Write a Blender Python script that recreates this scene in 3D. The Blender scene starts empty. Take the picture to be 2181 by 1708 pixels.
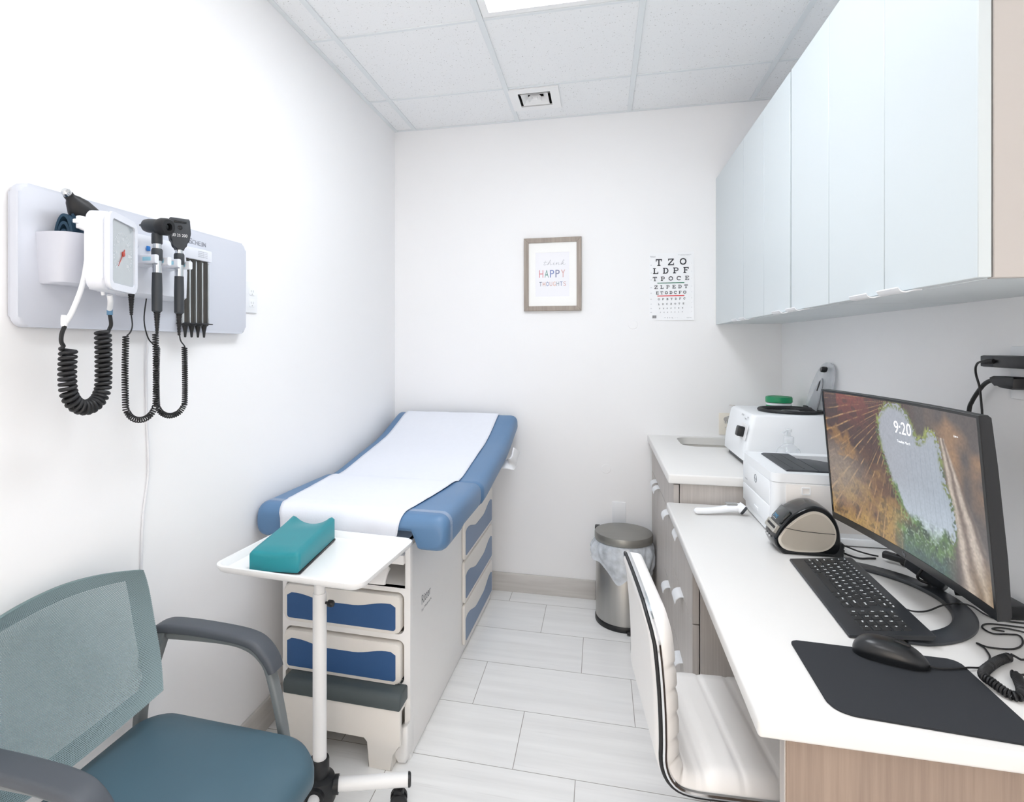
import bpy, bmesh, math, random
import numpy as np
from mathutils import Vector, Matrix, Euler, noise
random.seed(7); np.random.seed(7)
C = bpy.context.scene.collection
PI = math.pi

# ------------------------------------------------------------------ colours
def lin(c):
    c = c / 255.0
    return c / 12.92 if c <= 0.04045 else ((c + 0.055) / 1.055) ** 2.4
def rgb(h):
    h = h.lstrip('#')
    return (lin(int(h[0:2], 16)), lin(int(h[2:4], 16)), lin(int(h[4:6], 16)), 1.0)

# ------------------------------------------------------------------ materials (all procedural)
def base_mat(name):
    m = bpy.data.materials.new(name); m.use_nodes = True
    nt = m.node_tree; b = nt.nodes['Principled BSDF']
    return m, nt, b
def N(nt, t, **kw):
    n = nt.nodes.new(t)
    for k, v in kw.items(): setattr(n, k, v)
    return n
def MATH(nt, op, a, b=None, clamp=False):
    n = nt.nodes.new('ShaderNodeMath'); n.operation = op; n.use_clamp = clamp
    for i, v in enumerate((a, b)):
        if v is None: continue
        if isinstance(v, (int, float)): n.inputs[i].default_value = v
        else: nt.links.new(v, n.inputs[i])
    return n.outputs[0]
def MIX(nt, fac, a, b):
    n = nt.nodes.new('ShaderNodeMix'); n.data_type = 'RGBA'
    for sock, v in ((n.inputs[0], fac), (n.inputs[6], a), (n.inputs[7], b)):
        if isinstance(v, (int, float)): sock.default_value = v
        elif isinstance(v, tuple): sock.default_value = v
        else: nt.links.new(v, sock)
    return n.outputs[2]
def coords(nt, scale=(1, 1, 1), kind='Object'):
    tc = N(nt, 'ShaderNodeTexCoord'); mp = N(nt, 'ShaderNodeMapping')
    mp.inputs['Scale'].default_value = scale
    nt.links.new(tc.outputs[kind], mp.inputs[0]); return mp.outputs[0]
def NOISE(nt, vec, scale, detail=3, rough=.5):
    n = N(nt, 'ShaderNodeTexNoise'); n.inputs['Scale'].default_value = scale
    n.inputs['Detail'].default_value = detail; n.inputs['Roughness'].default_value = rough
    nt.links.new(vec, n.inputs['Vector']); return n.outputs['Fac']
def RAMP(nt, fac, lo, hi, a=0.0, b=1.0):
    n = N(nt, 'ShaderNodeMapRange'); n.clamp = True
    nt.links.new(fac, n.inputs[0])
    for i, v in enumerate((lo, hi, a, b)): n.inputs[i + 1].default_value = v
    return n.outputs[0]
def BUMP(nt, b, h, strength=.1, dist=.001):
    n = N(nt, 'ShaderNodeBump'); n.inputs['Strength'].default_value = strength; n.inputs['Distance'].default_value = dist
    nt.links.new(h, n.inputs['Height']); nt.links.new(n.outputs[0], b.inputs['Normal'])
def mat(name, col, rough=.5, metal=0.0, var=.04, vscale=30, bump=0.0, bscale=300, spec=.5, coat=0.0, stretch=(1, 1, 1)):
    m, nt, b = base_mat(name)
    c = rgb(col); v = coords(nt, stretch)
    f = NOISE(nt, v, vscale)
    d = tuple(x * (1 - var) for x in c[:3]) + (1,); e = tuple(min(1, x * (1 + var)) for x in c[:3]) + (1,)
    nt.links.new(MIX(nt, f, d, e), b.inputs['Base Color'])
    b.inputs['Roughness'].default_value = rough; b.inputs['Metallic'].default_value = metal
    b.inputs['Specular IOR Level'].default_value = spec
    b.inputs['Coat Weight'].default_value = coat
    if bump: BUMP(nt, b, NOISE(nt, v, bscale, 2), bump)
    return m
def clear(name, col, alpha=.3, rough=.1, var=.05):
    """thin clear plastic: glossy film over a transparent pane"""
    m, nt, b = base_mat(name)
    v = coords(nt); f = NOISE(nt, v, 12)
    b.inputs['Base Color'].default_value = rgb(col); b.inputs['Roughness'].default_value = rough
    nt.links.new(RAMP(nt, f, .3, .7, alpha * (1 - var * 4), alpha * (1 + var * 4)), b.inputs['Alpha'])
    return m
def emit(name, col, strength):
    m, nt, b = base_mat(name)
    v = coords(nt); f = NOISE(nt, v, 3)
    c = rgb(col); d = tuple(x * .985 for x in c[:3]) + (1,)
    nt.links.new(MIX(nt, f, d, c), b.inputs['Emission Color'])
    b.inputs['Base Color'].default_value = (.8, .8, .8, 1)
    b.inputs['Emission Strength'].default_value = strength
    return m
def wood(name, a, bcol, axis='z', scale=1.0, rough=.5):
    m, nt, b = base_mat(name)
    st = {'z': (60, 60, 1.6), 'y': (60, 1.6, 60), 'x': (1.6, 60, 60)}[axis]
    v = coords(nt, tuple(s * scale for s in st)); f = NOISE(nt, v, 3.0, 5, .6)
    v2 = coords(nt, tuple(s * scale * .16 for s in st)); f2 = NOISE(nt, v2, 3.0, 3)
    f3 = MATH(nt, 'ADD', MATH(nt, 'MULTIPLY', f, .65), MATH(nt, 'MULTIPLY', f2, .35))
    nt.links.new(MIX(nt, RAMP(nt, f3, .33, .67), rgb(a), rgb(bcol)), b.inputs['Base Color'])
    b.inputs['Roughness'].default_value = rough
    BUMP(nt, b, f, .08)
    return m

# ------------------------------------------------------------------ mesh helpers
def bm_new(): return bmesh.new()
def faces_of(bm, vs, close_a=True, close_b=True): pass
def box(bm, a, b, bev=0.0, seg=2):
    x0, x1 = sorted((a[0], b[0])); y0, y1 = sorted((a[1], b[1])); z0, z1 = sorted((a[2], b[2]))
    v = [bm.verts.new(p) for p in ((x0, y0, z0), (x1, y0, z0), (x1, y1, z0), (x0, y1, z0), (x0, y0, z1), (x1, y0, z1), (x1, y1, z1), (x0, y1, z1))]
    fs = [bm.faces.new([v[i] for i in q]) for q in ((3, 2, 1, 0), (4, 5, 6, 7), (0, 1, 5, 4), (1, 2, 6, 5), (2, 3, 7, 6), (3, 0, 4, 7))]
    if bev > 0:
        es = list({e for f in fs for e in f.edges})
        bmesh.ops.bevel(bm, geom=es, offset=min(bev, .49 * min(x1 - x0, y1 - y0, z1 - z0)), segments=seg, affect='EDGES', profile=.5)
    return v
def emb(axis, a, b, h):
    return {'x': (h, a, b), 'y': (a, h, b), 'z': (a, b, h)}[axis]
def prism(bm, pts, axis, h0, h1, bev=0.0, seg=2):
    """outline in the plane across axis (x: y,z  y: x,z  z: x,y), pushed from h0 to h1"""
    lo = [bm.verts.new(emb(axis, p[0], p[1], h0)) for p in pts]
    hi = [bm.verts.new(emb(axis, p[0], p[1], h1)) for p in pts]
    n = len(pts); fs = [bm.faces.new(lo), bm.faces.new(hi[::-1])]
    for i in range(n): fs.append(bm.faces.new((lo[i], hi[i], hi[(i + 1) % n], lo[(i + 1) % n])))
    if bev > 0:
        es = [e for f in fs[:2] for e in f.edges]
        bmesh.ops.bevel(bm, geom=es, offset=bev, segments=seg, affect='EDGES', profile=.5, clamp_overlap=True)
    return fs
def rrect(x0, y0, x1, y1, r, n=6):
    out = []
    for cx, cy, a0 in ((x1 - r, y1 - r, 0), (x0 + r, y1 - r, 90), (x0 + r, y0 + r, 180), (x1 - r, y0 + r, 270)):
        for i in range(n + 1):
            a = math.radians(a0 + 90 * i / n); out.append((cx + r * math.cos(a), cy + r * math.sin(a)))
    return out
def circle(cx, cy, r, n=32, ry=None):
    return [(cx + r * math.cos(2 * PI * i / n), cy + (ry or r) * math.sin(2 * PI * i / n)) for i in range(n)]
def plate(bm, outer, holes, axis, h0, h1):
    """flat plate with holes"""
    es = []
    for loop in [outer] + holes:
        vs = [bm.verts.new(emb(axis, p[0], p[1], h0)) for p in loop]
        es += [bm.edges.new((vs[i], vs[(i + 1) % len(vs)])) for i in range(len(vs))]
    r = bmesh.ops.triangle_fill(bm, use_beauty=True, use_dissolve=False, edges=es)
    fs = [g for g in r['geom'] if isinstance(g, bmesh.types.BMFace)]
    e = bmesh.ops.extrude_face_region(bm, geom=fs)
    d = Vector(emb(axis, 0, 0, h1 - h0))
    bmesh.ops.translate(bm, vec=d, verts=[g for g in e['geom'] if isinstance(g, bmesh.types.BMVert)])
def loft(bm, rings, caps=True, closed=False):
    R = [[bm.verts.new(p) for p in ring] for ring in rings]
    n = len(rings[0]); m = len(R)
    for j in range(m if closed else m - 1):
        a, b = R[j], R[(j + 1) % m]
        for i in range(n): bm.faces.new((a[i], a[(i + 1) % n], b[(i + 1) % n], b[i]))
    if caps and not closed:
        bm.faces.new(R[0][::-1]); bm.faces.new(R[-1])
    return R
def grid(bm, f, nu, nv, thick=None):
    """surface f(u,v); with thick the surface becomes a closed slab pushed along thick(u,v)"""
    P = [[Vector(f(i / nu, j / nv)) for j in range(nv + 1)] for i in range(nu + 1)]
    A = [[bm.verts.new(p) for p in row] for row in P]
    for i in range(nu):
        for j in range(nv): bm.faces.new((A[i][j], A[i + 1][j], A[i + 1][j + 1], A[i][j + 1]))
    if thick is not None:
        B = [[bm.verts.new(P[i][j] + (thick if isinstance(thick, Vector) else Vector(thick(i / nu, j / nv)))) for j in range(nv + 1)] for i in range(nu + 1)]
        for i in range(nu):
            for j in range(nv): bm.faces.new((B[i][j + 1], B[i + 1][j + 1], B[i + 1][j], B[i][j]))
        rim = [(i, 0) for i in range(nu)] + [(nu, j) for j in range(nv)] + [(i, nv) for i in range(nu, 0, -1)] + [(0, j) for j in range(nv, 0, -1)]
        for k in range(len(rim)):
            a = rim[k]; b = rim[(k + 1) % len(rim)]
            bm.faces.new((A[a[0]][a[1]], B[a[0]][a[1]], B[b[0]][b[1]], A[b[0]][b[1]]))
    return A
def smooth_path(pts, n=8, closed=False):
    P = [Vector(p) for p in pts]; out = []; m = len(P)
    rng = range(m if closed else m - 1)
    for i in rng:
        if closed: p0, p1, p2, p3 = P[i - 1], P[i], P[(i + 1) % m], P[(i + 2) % m]
        else: p0, p1, p2, p3 = P[max(i - 1, 0)], P[i], P[i + 1], P[min(i + 2, m - 1)]
        for k in range(n):
            t = k / n
            out.append(.5 * ((2 * p1) + (-p0 + p2) * t + (2 * p0 - 5 * p1 + 4 * p2 - p3) * t * t + (-p0 + 3 * p1 - 3 * p2 + p3) * t ** 3))
    if not closed: out.append(P[-1])
    return out
def resample(P, n):
    P = [Vector(p) for p in P]; d = [0]
    for i in range(1, len(P)): d.append(d[-1] + (P[i] - P[i - 1]).length)
    out = []; j = 0
    for k in range(n + 1):
        s = d[-1] * k / n
        while j < len(P) - 2 and d[j + 1] < s: j += 1
        L = d[j + 1] - d[j]; t = 0 if L < 1e-9 else (s - d[j]) / L
        out.append(P[j].lerp(P[j + 1], min(max(t, 0), 1)))
    return out
def frames(P, closed=False, up=None):
    n = len(P); T = []
    for i in range(n):
        if closed: t = P[(i + 1) % n] - P[i - 1]
        else: t = P[min(i + 1, n - 1)] - P[max(i - 1, 0)]
        T.append(t.normalized() if t.length > 1e-12 else Vector((0, 0, 1)))
    if up is not None:
        F = []
        for t in T:
            b = t.cross(Vector(up)); b = b.normalized() if b.length > 1e-6 else Vector((1, 0, 0))
            F.append((b, b.cross(t).normalized()))
        return T, F
    a = Vector((0, 0, 1)) if abs(T[0].z) < .9 else Vector((1, 0, 0))
    u = (a - T[0] * a.dot(T[0])).normalized(); F = []
    for i in range(n):
        u = (u - T[i] * u.dot(T[i])); u = u.normalized() if u.length > 1e-9 else Vector((1, 0, 0))
        F.append((u, T[i].cross(u)))
    return T, F
def tube(bm, pts, r, seg=8, closed=False):
    """round tube; r a number or one radius per point"""
    P = [Vector(p) for p in pts]; T, F = frames(P, closed); rings = []
    for i, p in enumerate(P):
        rr = r[i] if isinstance(r, (list, tuple)) else r
        rings.append([p + F[i][0] * (rr * math.cos(2 * PI * k / seg)) + F[i][1] * (rr * math.sin(2 * PI * k / seg)) for k in range(seg)])
    return loft(bm, rings, not closed, closed)
def sweep(bm, pts, prof, up=(0, 0, 1), closed=False, scale=None):
    """profile (side, up) swept along a path"""
    P = [Vector(p) for p in pts]; T, F = frames(P, closed, up)
    return loft(bm, [[p + F[i][0] * (a * (scale[i] if scale else 1)) + F[i][1] * (b * (scale[i] if scale else 1)) for a, b in prof] for i, p in enumerate(P)], not closed, closed)
def coil(path, R, turns, per=12):
    n = int(turns * per); P = resample(path, n); T, F = frames(P)
    return [P[i] + F[i][0] * (R * math.cos(2 * PI * i / per)) + F[i][1] * (R * math.sin(2 * PI * i / per)) for i in range(n + 1)]
def lathe(bm, prof, c=(0, 0, 0), seg=32, axis='z'):
    """profile (radius, height) turned about an axis through c"""
    rings = []
    for r, h in prof:
        r = max(r, 1e-5)
        rings.append([Vector(c) + Vector(emb(axis, r * math.cos(2 * PI * k / seg), r * math.sin(2 * PI * k / seg), h)) for k in range(seg)])
    return loft(bm, rings)
def xf(bm, M, verts=None):
    bmesh.ops.transform(bm, matrix=M, verts=verts or bm.verts[:])
def T(x, y, z): return Matrix.Translation((x, y, z))
def RZ(deg): return Matrix.Rotation(math.radians(deg), 4, 'Z')
def RX(deg): return Matrix.Rotation(math.radians(deg), 4, 'X')
def RY(deg): return Matrix.Rotation(math.radians(deg), 4, 'Y')
def basis(o, ex, ey, ez):
    M = Matrix.Identity(4)
    for i, v in enumerate((ex, ey, ez)):
        for k in range(3): M[k][i] = v[k]
    for k in range(3): M[k][3] = o[k]
    return M
def merge(bm, sub, M=None):
    if M is not None: xf(sub, M)
    me = bpy.data.meshes.new('tmp'); sub.to_mesh(me); sub.free(); bm.from_mesh(me); bpy.data.meshes.remove(me)

# ------------------------------------------------------------------ objects
def root_of(o):
    while o.parent: o = o.parent
    return o
def obj(name, bm, m, parent=None, local=False, angle=40, flat=False, loc=None, label=None):
    """link one mesh; its shape is given in the room's frame unless local"""
    bmesh.ops.remove_doubles(bm, verts=bm.verts[:], dist=1e-6)
    bmesh.ops.recalc_face_normals(bm, faces=bm.faces[:])
    if not local:
        if parent is not None: xf(bm, MATS.get(root_of(parent).name, Matrix.Identity(4)).inverted())
        elif loc is not None: xf(bm, T(*loc).inverted())
    me = bpy.data.meshes.new(name); bm.to_mesh(me); bm.free()
    for mm in (m if isinstance(m, (list, tuple)) else [m]): me.materials.append(mm)
    if not flat:
        for p in me.polygons: p.use_smooth = True
        me.set_sharp_from_angle(angle=math.radians(angle))
    o = bpy.data.objects.new(name, me); C.objects.link(o)
    if parent is not None: o.parent = parent
    elif loc is not None: o.location = loc
    if label: o['label'] = label
    return o
MATS = {}
def thing(name, label, cat, loc=(0, 0, 0), rotz=0, group=None):
    o = bpy.data.objects.new(name, None); C.objects.link(o)
    o.empty_display_size = .05
    o.location = loc; o.rotation_euler = (0, 0, math.radians(rotz))
    o['label'] = label; o['category'] = cat
    if group: o['group'] = group
    MATS[o.name] = T(*loc) @ RZ(rotz)
    return o
def tag(o, label, cat, group=None):
    o['label'] = label; o['category'] = cat
    if group: o['group'] = group
    return o
def struct(name, bm, m, parent=None, **k):
    o = obj(name, bm, m, parent, **k)
    if parent is None: o['kind'] = 'structure'
    return o
_txt = {}
def text_geo(s, size=1.0, bold=0.0):
    key = (s, bold)
    if key not in _txt:
        cu = bpy.data.curves.new('t', 'FONT'); cu.body = s; cu.size = 1.0; cu.offset = bold; cu.resolution_u = 3
        ob = bpy.data.objects.new('t', cu); C.objects.link(ob)
        dg = bpy.context.evaluated_depsgraph_get(); dg.update()
        me = bpy.data.meshes.new_from_object(ob.evaluated_get(dg))
        _txt[key] = ([tuple(v.co) for v in me.vertices], [tuple(p.vertices) for p in me.polygons])
        bpy.data.objects.remove(ob); bpy.data.curves.remove(cu); bpy.data.meshes.remove(me)
    return _txt[key]
def text(bm, s, o, right, up, h, width=None, depth=.0004, bold=0.0, center=False, mi=0):
    """raised lettering: capital height h, baseline origin o"""
    V, F = text_geo(s, 1.0, bold)
    if not V: return
    xs = [v[0] for v in V]; x0, x1 = min(xs), max(xs)
    k = h / .69; kx = k if width is None else width / max(x1 - x0, 1e-6)
    ex = Vector(right).normalized(); ey = Vector(up).normalized(); ez = ex.cross(ey)
    sh = (x0 + x1) / 2 if center else x0
    O = Vector(o)
    vs = [bm.verts.new(O + ex * ((v[0] - sh) * kx) + ey * (v[1] * k) + ez * depth) for v in V]
    for f in F:
        try:
            nf = bm.faces.new([vs[i] for i in f]); nf.material_index = mi
        except ValueError: pass
def quad(bm, o, right, up, w, h, depth=.0003, mi=0):
    ex = Vector(right).normalized(); ey = Vector(up).normalized(); ez = ex.cross(ey); O = Vector(o) + ez * depth
    f = bm.faces.new([bm.verts.new(O), bm.verts.new(O + ex * w), bm.verts.new(O + ex * w + ey * h), bm.verts.new(O + ey * h)]); f.material_index = mi
    return f
# ------------------------------------------------------------------ scene, camera, light
H, D, XL, XR, YF, ZC = 1.3976, 3.2076, -1.192, 0.909, -1.45, 2.667
FPX = 1212.88
cam = bpy.data.cameras.new('camera'); co = bpy.data.objects.new('camera', cam); C.objects.link(co)
co.location = (0, 0, H); co.rotation_euler = (PI / 2, 0, .2252)
cam.sensor_width = 36; cam.lens = 36 * FPX / 2181
cam.shift_x = (1090.5 - 1000.44) / 2181; cam.shift_y = -(854 - 734.73) / 2181
cam.clip_start = .02
sc = bpy.context.scene; sc.camera = co
sc.view_settings.view_transform = 'Standard'; sc.view_settings.look = 'None'
sc.view_settings.gamma = 1; sc.view_settings.use_curve_mapping = False
EXPO = 0.30
sc.view_settings.exposure = EXPO
sc.cycles.use_denoising = True
sc.cycles.max_bounces = 14; sc.cycles.diffuse_bounces = 8; sc.cycles.transparent_max_bounces = 16
sc.cycles.sample_clamp_indirect = 6
w = bpy.data.worlds.new('world'); sc.world = w; w.use_nodes = True
w.node_tree.nodes['Background'].inputs[0].default_value = (1, .89, .78, 1); w.node_tree.nodes['Background'].inputs[1].default_value = 3.2

# ------------------------------------------------------------------ shared materials
M = {}
M['wall'] = mat('wall_paint', '#f3f3f4', .75, var=.006, vscale=3, bump=.03, bscale=400, spec=.25)
M['white_plastic'] = mat('white_plastic', '#eef0f3', .35, var=.01)
M['white_gloss'] = mat('white_gloss_laminate', '#eff2f5', .28, var=.008, vscale=4, spec=.35)
M['white_metal'] = mat('white_enamelled_metal', '#f2f2f2', .3, var=.01)
M['beige_plastic'] = mat('pale_beige_plastic', '#ebe7e1', .42, var=.015)
M['table_white'] = mat('table_white_plastic', '#f5f4f3', .42, var=.012, bump=.03, bscale=500)
M['blue_insert'] = mat('drawer_blue', '#30588a', .55, var=.03, bump=.05, bscale=900)
M['blue_vinyl'] = mat('blue_vinyl', '#5a7ea4', .42, var=.035, vscale=9, bump=.05, bscale=700)
M['teal_vinyl'] = mat('teal_vinyl', '#1c8791', .45, var=.05, vscale=14, bump=.05, bscale=600)
M['black_plastic'] = mat('black_plastic', '#17191c', .4, var=.06)
M['black_gloss'] = mat('black_gloss_plastic', '#0e1013', .15, var=.04)
M['black_rubber'] = mat('black_rubber', '#16171a', .5, var=.06)
M['dark_grey'] = mat('dark_grey_plastic', '#34383d', .45, var=.05, bump=.03, bscale=700)
M['grey_frame'] = mat('grey_metal_frame', '#6a6f73', .4, metal=.3, var=.04)
M['chair_fabric'] = mat('teal_grey_vinyl', '#466270', .5, var=.03, vscale=12, bump=.12, bscale=1200)
M['steel'] = mat('brushed_steel', '#b4b3b0', .34, metal=1.0, var=.10, vscale=40, stretch=(1, 1, .04))
M['lid_steel'] = mat('brushed_lid_steel', '#9a9994', .42, metal=.75, var=.05, vscale=60, stretch=(.05, 1, 1))
M['sink_steel'] = mat('sink_steel', '#c8c4be', .25, metal=1.0, var=.05)
M['chrome'] = mat('chrome', '#d9dbdd', .08, metal=1.0, var=.02)
M['silver'] = mat('silver_plastic', '#d2ccc1', .35, metal=.25, var=.03, bump=.02, bscale=900)
M['counter'] = mat('white_solid_surface', '#e3e2e0', .3, var=.008, vscale=50, spec=.3)
M['paper'] = mat('exam_paper', '#e6e9f1', .85, var=.015, vscale=40, bump=.35, bscale=180, spec=.1)
M['leather'] = mat('white_leatherette', '#f6f4f2', .42, var=.015, vscale=20, bump=.05, bscale=500)
M['mesh_dark'] = mat('dark_recess', '#2a2b2d', .7, var=.05)
M['ink'] = mat('black_ink', '#33343a', .7, var=.05)
M['text_grey'] = mat('grey_ink', '#7d8087', .7, var=.04)
M['handle'] = mat('satin_handle', '#e3e5e8', .35, var=.01)
M['wood_grey'] = wood('grey_wood_laminate', '#b2aca7', '#c8c2bd', 'z', .8, .45)
M['wood_end'] = wood('tan_wood_laminate', '#88766a', '#9f8c7d', 'z', .8, .5)
M['frame_wood'] = wood('weathered_wood_frame', '#8b8078', '#b1a69b', 'z', 1.0, .6)
M['white_tee'] = mat('ceiling_bar_paint', '#e4e8ea', .5, var=.008)
M['cable'] = mat('cable_black', '#1b1c1e', .5, var=.05)

# ------------------------------------------------------------------ floor
FY0, FX0, TL, TW = 3.0788, -.2814, .6096, .3048
def floor_mat(name, floor=True):
    m, nt, b = base_mat(name)
    tc = N(nt, 'ShaderNodeTexCoord'); sx = N(nt, 'ShaderNodeSeparateXYZ'); nt.links.new(tc.outputs['Object'], sx.inputs[0])
    X, Y = sx.outputs[0], sx.outputs[1]
    r = MATH(nt, 'DIVIDE', MATH(nt, 'SUBTRACT', FY0, Y), TW); row = MATH(nt, 'FLOOR', r); fy = MATH(nt, 'SUBTRACT', r, row)
    xx = MATH(nt, 'DIVIDE', MATH(nt, 'SUBTRACT', MATH(nt, 'SUBTRACT', X, FX0), MATH(nt, 'MULTIPLY', row, .2032)), TL)
    col = MATH(nt, 'FLOOR', xx); fx = MATH(nt, 'SUBTRACT', xx, col)
    ex = MATH(nt, 'MULTIPLY', MATH(nt, 'MINIMUM', fx, MATH(nt, 'SUBTRACT', 1.0, fx)), TL)
    ey = MATH(nt, 'MULTIPLY', MATH(nt, 'MINIMUM', fy, MATH(nt, 'SUBTRACT', 1.0, fy)), TW)
    e = MATH(nt, 'MINIMUM', ex, ey)
    grout = MATH(nt, 'LESS_THAN', e, .0013)
    wn = N(nt, 'ShaderNodeTexWhiteNoise'); wn.noise_dimensions = '2D'
    cv = N(nt, 'ShaderNodeCombineXYZ'); nt.links.new(row, cv.inputs[0]); nt.links.new(col, cv.inputs[1]); nt.links.new(cv.outputs[0], wn.inputs[0])
    # veins run along the long side, shifted tile by tile
    off = N(nt, 'ShaderNodeCombineXYZ'); nt.links.new(MATH(nt, 'MULTIPLY', X, 1.7), off.inputs[0]); nt.links.new(MATH(nt, 'MULTIPLY', Y, 22.0), off.inputs[1]); nt.links.new(MATH(nt, 'MULTIPLY', wn.outputs[0], 37.0), off.inputs[2])
    f = NOISE(nt, off.outputs[0], 1.0, 4, .55)
    off2 = N(nt, 'ShaderNodeCombineXYZ'); nt.links.new(MATH(nt, 'MULTIPLY', X, 3.0), off2.inputs[0]); nt.links.new(MATH(nt, 'MULTIPLY', Y, 70.0), off2.inputs[1]); nt.links.new(MATH(nt, 'MULTIPLY', wn.outputs[0], 91.0), off2.inputs[2])
    g = NOISE(nt, off2.outputs[0], 1.0, 3, .6)
    c1 = MIX(nt, RAMP(nt, f, .3, .72), rgb('#f8f8f7'), rgb('#ebebea'))
    c2 = MIX(nt, RAMP(nt, g, .62, .8, 0, .45), c1, rgb('#d0cfcd'))
    c3 = MIX(nt, MATH(nt, 'MULTIPLY', wn.outputs[0], .25), c2, rgb('#fafafa'))
    nt.links.new(MIX(nt, grout, c3, rgb('#a09c98')), b.inputs['Base Color'])
    nt.links.new(RAMP(nt, grout, 0, 1, .24, .7), b.inputs['Roughness'])
    b.inputs['Specular IOR Level'].default_value = .4
    BUMP(nt, b, MATH(nt, 'SUBTRACT', 1.0, grout), .25, .0008)
    return m
M['floor'] = floor_mat('floor_tile')
bm = bm_new(); box(bm, (XL - .1, YF - .1, -.1), (XR + .1, D + .1, 0)); struct('floor', bm, M['floor'])
bm = bm_new(); box(bm, (XL - .1, YF - .1, 0), (XL, D + .1, ZC + .1)); struct('wall_left', bm, M['wall'])
bm = bm_new(); box(bm, (XL, D, 0), (XR, D + .1, ZC + .1)); struct('wall_back', bm, M['wall'])
bm = bm_new(); box(bm, (XR, YF - .1, 0), (XR + .1, D + .1, ZC + .1)); struct('wall_right', bm, M['wall'])
bm = bm_new()                                                        # wall behind the camera, with the doorway
box(bm, (XL, YF - .1, 0), (-.45, YF, ZC + .1)); box(bm, (.5, YF - .1, 0), (XR, YF, ZC + .1)); box(bm, (-.45, YF - .1, 2.1), (.5, YF, ZC + .1))
struct('wall_front', bm, M['wall'])
# tile baseboards
def skirt_mat():
    m, nt, b = base_mat('baseboard_tile'); v = coords(nt, (2, 2, 30)); f = NOISE(nt, v, 1.6, 4)
    nt.links.new(MIX(nt, RAMP(nt, f, .3, .7), rgb('#c3bfbb'), rgb('#d3d0cc')), b.inputs['Base Color']); b.inputs['Roughness'].default_value = .35
    return m
M['skirt'] = skirt_mat()
bm = bm_new(); box(bm, (XL + .012, D - .012, 0), (-.026, D, .105), .002); box(bm, (-.0245, D - .012, 0), (.285, D, .105), .002); struct('baseboard_back', bm, M['skirt'])
bm = bm_new(); box(bm, (XL, YF, 0), (XL + .012, D, .105), .002); struct('baseboard_left', bm, M['skirt'])

# ------------------------------------------------------------------ ceiling
def ceil_mat():
    m, nt, b = base_mat('ceiling_tile'); v = coords(nt)
    wv = N(nt, 'ShaderNodeTexVoronoi'); wv.inputs['Scale'].default_value = 95; wv.inputs['Randomness'].default_value = 1
    nt.links.new(v, wv.inputs['Vector'])
    n1 = NOISE(nt, v, 60, 3, .7); n2 = NOISE(nt, v, 260, 2, .6)
    spot = MATH(nt, 'MULTIPLY', RAMP(nt, wv.outputs['Distance'], .12, .26, 1, 0), RAMP(nt, n1, .5, .58))
    pin = MATH(nt, 'MULTIPLY', RAMP(nt, n2, .68, .74), .7)
    sp = MATH(nt, 'MAXIMUM', spot, pin)
    nt.links.new(MIX(nt, sp, rgb('#f1f2f3'), rgb('#b3b1ae')), b.inputs['Base Color'])
    b.inputs['Roughness'].default_value = .9; b.inputs['Specular IOR Level'].default_value = .1
    BUMP(nt, b, MATH(nt, 'SUBTRACT', 1.0, sp), .4, .001)
    return m
M['ceil'] = ceil_mat()
GX = [-1.0656 + .6096 * i for i in range(4)]; GY = [2.7846 - .6096 * i for i in range(8)]
LX0, LX1 = GX[1] + .012, GX[2] - .012
LY = [(GY[3] + .012, GY[1] - .012), (GY[6] + .012, GY[4] - .012)]
holes = [[(LX0, a), (LX1, a), (LX1, b_), (LX0, b_)] for a, b_ in LY]
VC = (-.325, 2.93); VS = .083
holes.append([(VC[0] - VS, VC[1] - VS), (VC[0] + VS, VC[1] - VS), (VC[0] + VS, VC[1] + VS), (VC[0] - VS, VC[1] + VS)])
bm = bm_new(); plate(bm, [(XL, YF), (XR, YF), (XR, D), (XL, D)], holes, 'z', ZC, ZC + .02); struct('ceiling', bm, M['ceil'], flat=True)
k = 0
def tee(a, b):
    global k; k += 1
    bm = bm_new(); box(bm, a, b, .001, 1); struct('trim_%d' % k, bm, M['white_tee'])
for x in GX: tee((x - .012, YF, ZC - .006), (x + .012, D, ZC + .0005))
for y in GY:
    xs = [XL] + GX + [XR]
    for i in range(5):
        a = xs[i] + (.012 if i else 0); b_ = xs[i + 1] - (.012 if i < 4 else 0)
        tee((a, y - .008, ZC - .004), (b_, y + .008, ZC + .0005))
tee((XL, YF, ZC - .005), (XL + .02, D, ZC + .0005)); tee((XL + .02, D - .018, ZC - .005), (XR, D, ZC + .0005)); tee((XR - .02, YF, ZC - .005), (XR, D - .018, ZC + .0005))

LIGHT = [('#f4f9ff', 8.2), ('#fafcff', 4.7)]  # second panel is an added, unseen fill light behind the viewer
for i, (a, b_) in enumerate(LY):
    t = thing('ceiling_light', ['recessed white ceiling light panel at the top edge of the photo', 'unseen ceiling light panel added behind the viewer to brighten the room'][i], 'light', ((LX0 + LX1) / 2, (a + b_) / 2, ZC), group='ceiling light panels')
    bm = bm_new(); prof = .03
    plate(bm, [(LX0 + .002, a + .002), (LX1 - .002, a + .002), (LX1 - .002, b_ - .002), (LX0 + .002, b_ - .002)], [rrect(LX0 + .03, a + .03, LX1 - .03, b_ - .03, .004, 2)], 'z', ZC - .003, ZC + .03)
    box(bm, (LX0 + .002, a + .002, ZC + .03), (LX1 - .002, b_ - .002, ZC + .034)); obj('housing', bm, M['white_metal'], t)
    bm = bm_new(); box(bm, (LX0 + .03, a + .03, ZC + .012), (LX1 - .03, b_ - .03, ZC + .018)); obj('diffuser', bm, emit('lamp_diffuser_%s' % 'ab'[i], *LIGHT[i]), t)

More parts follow.
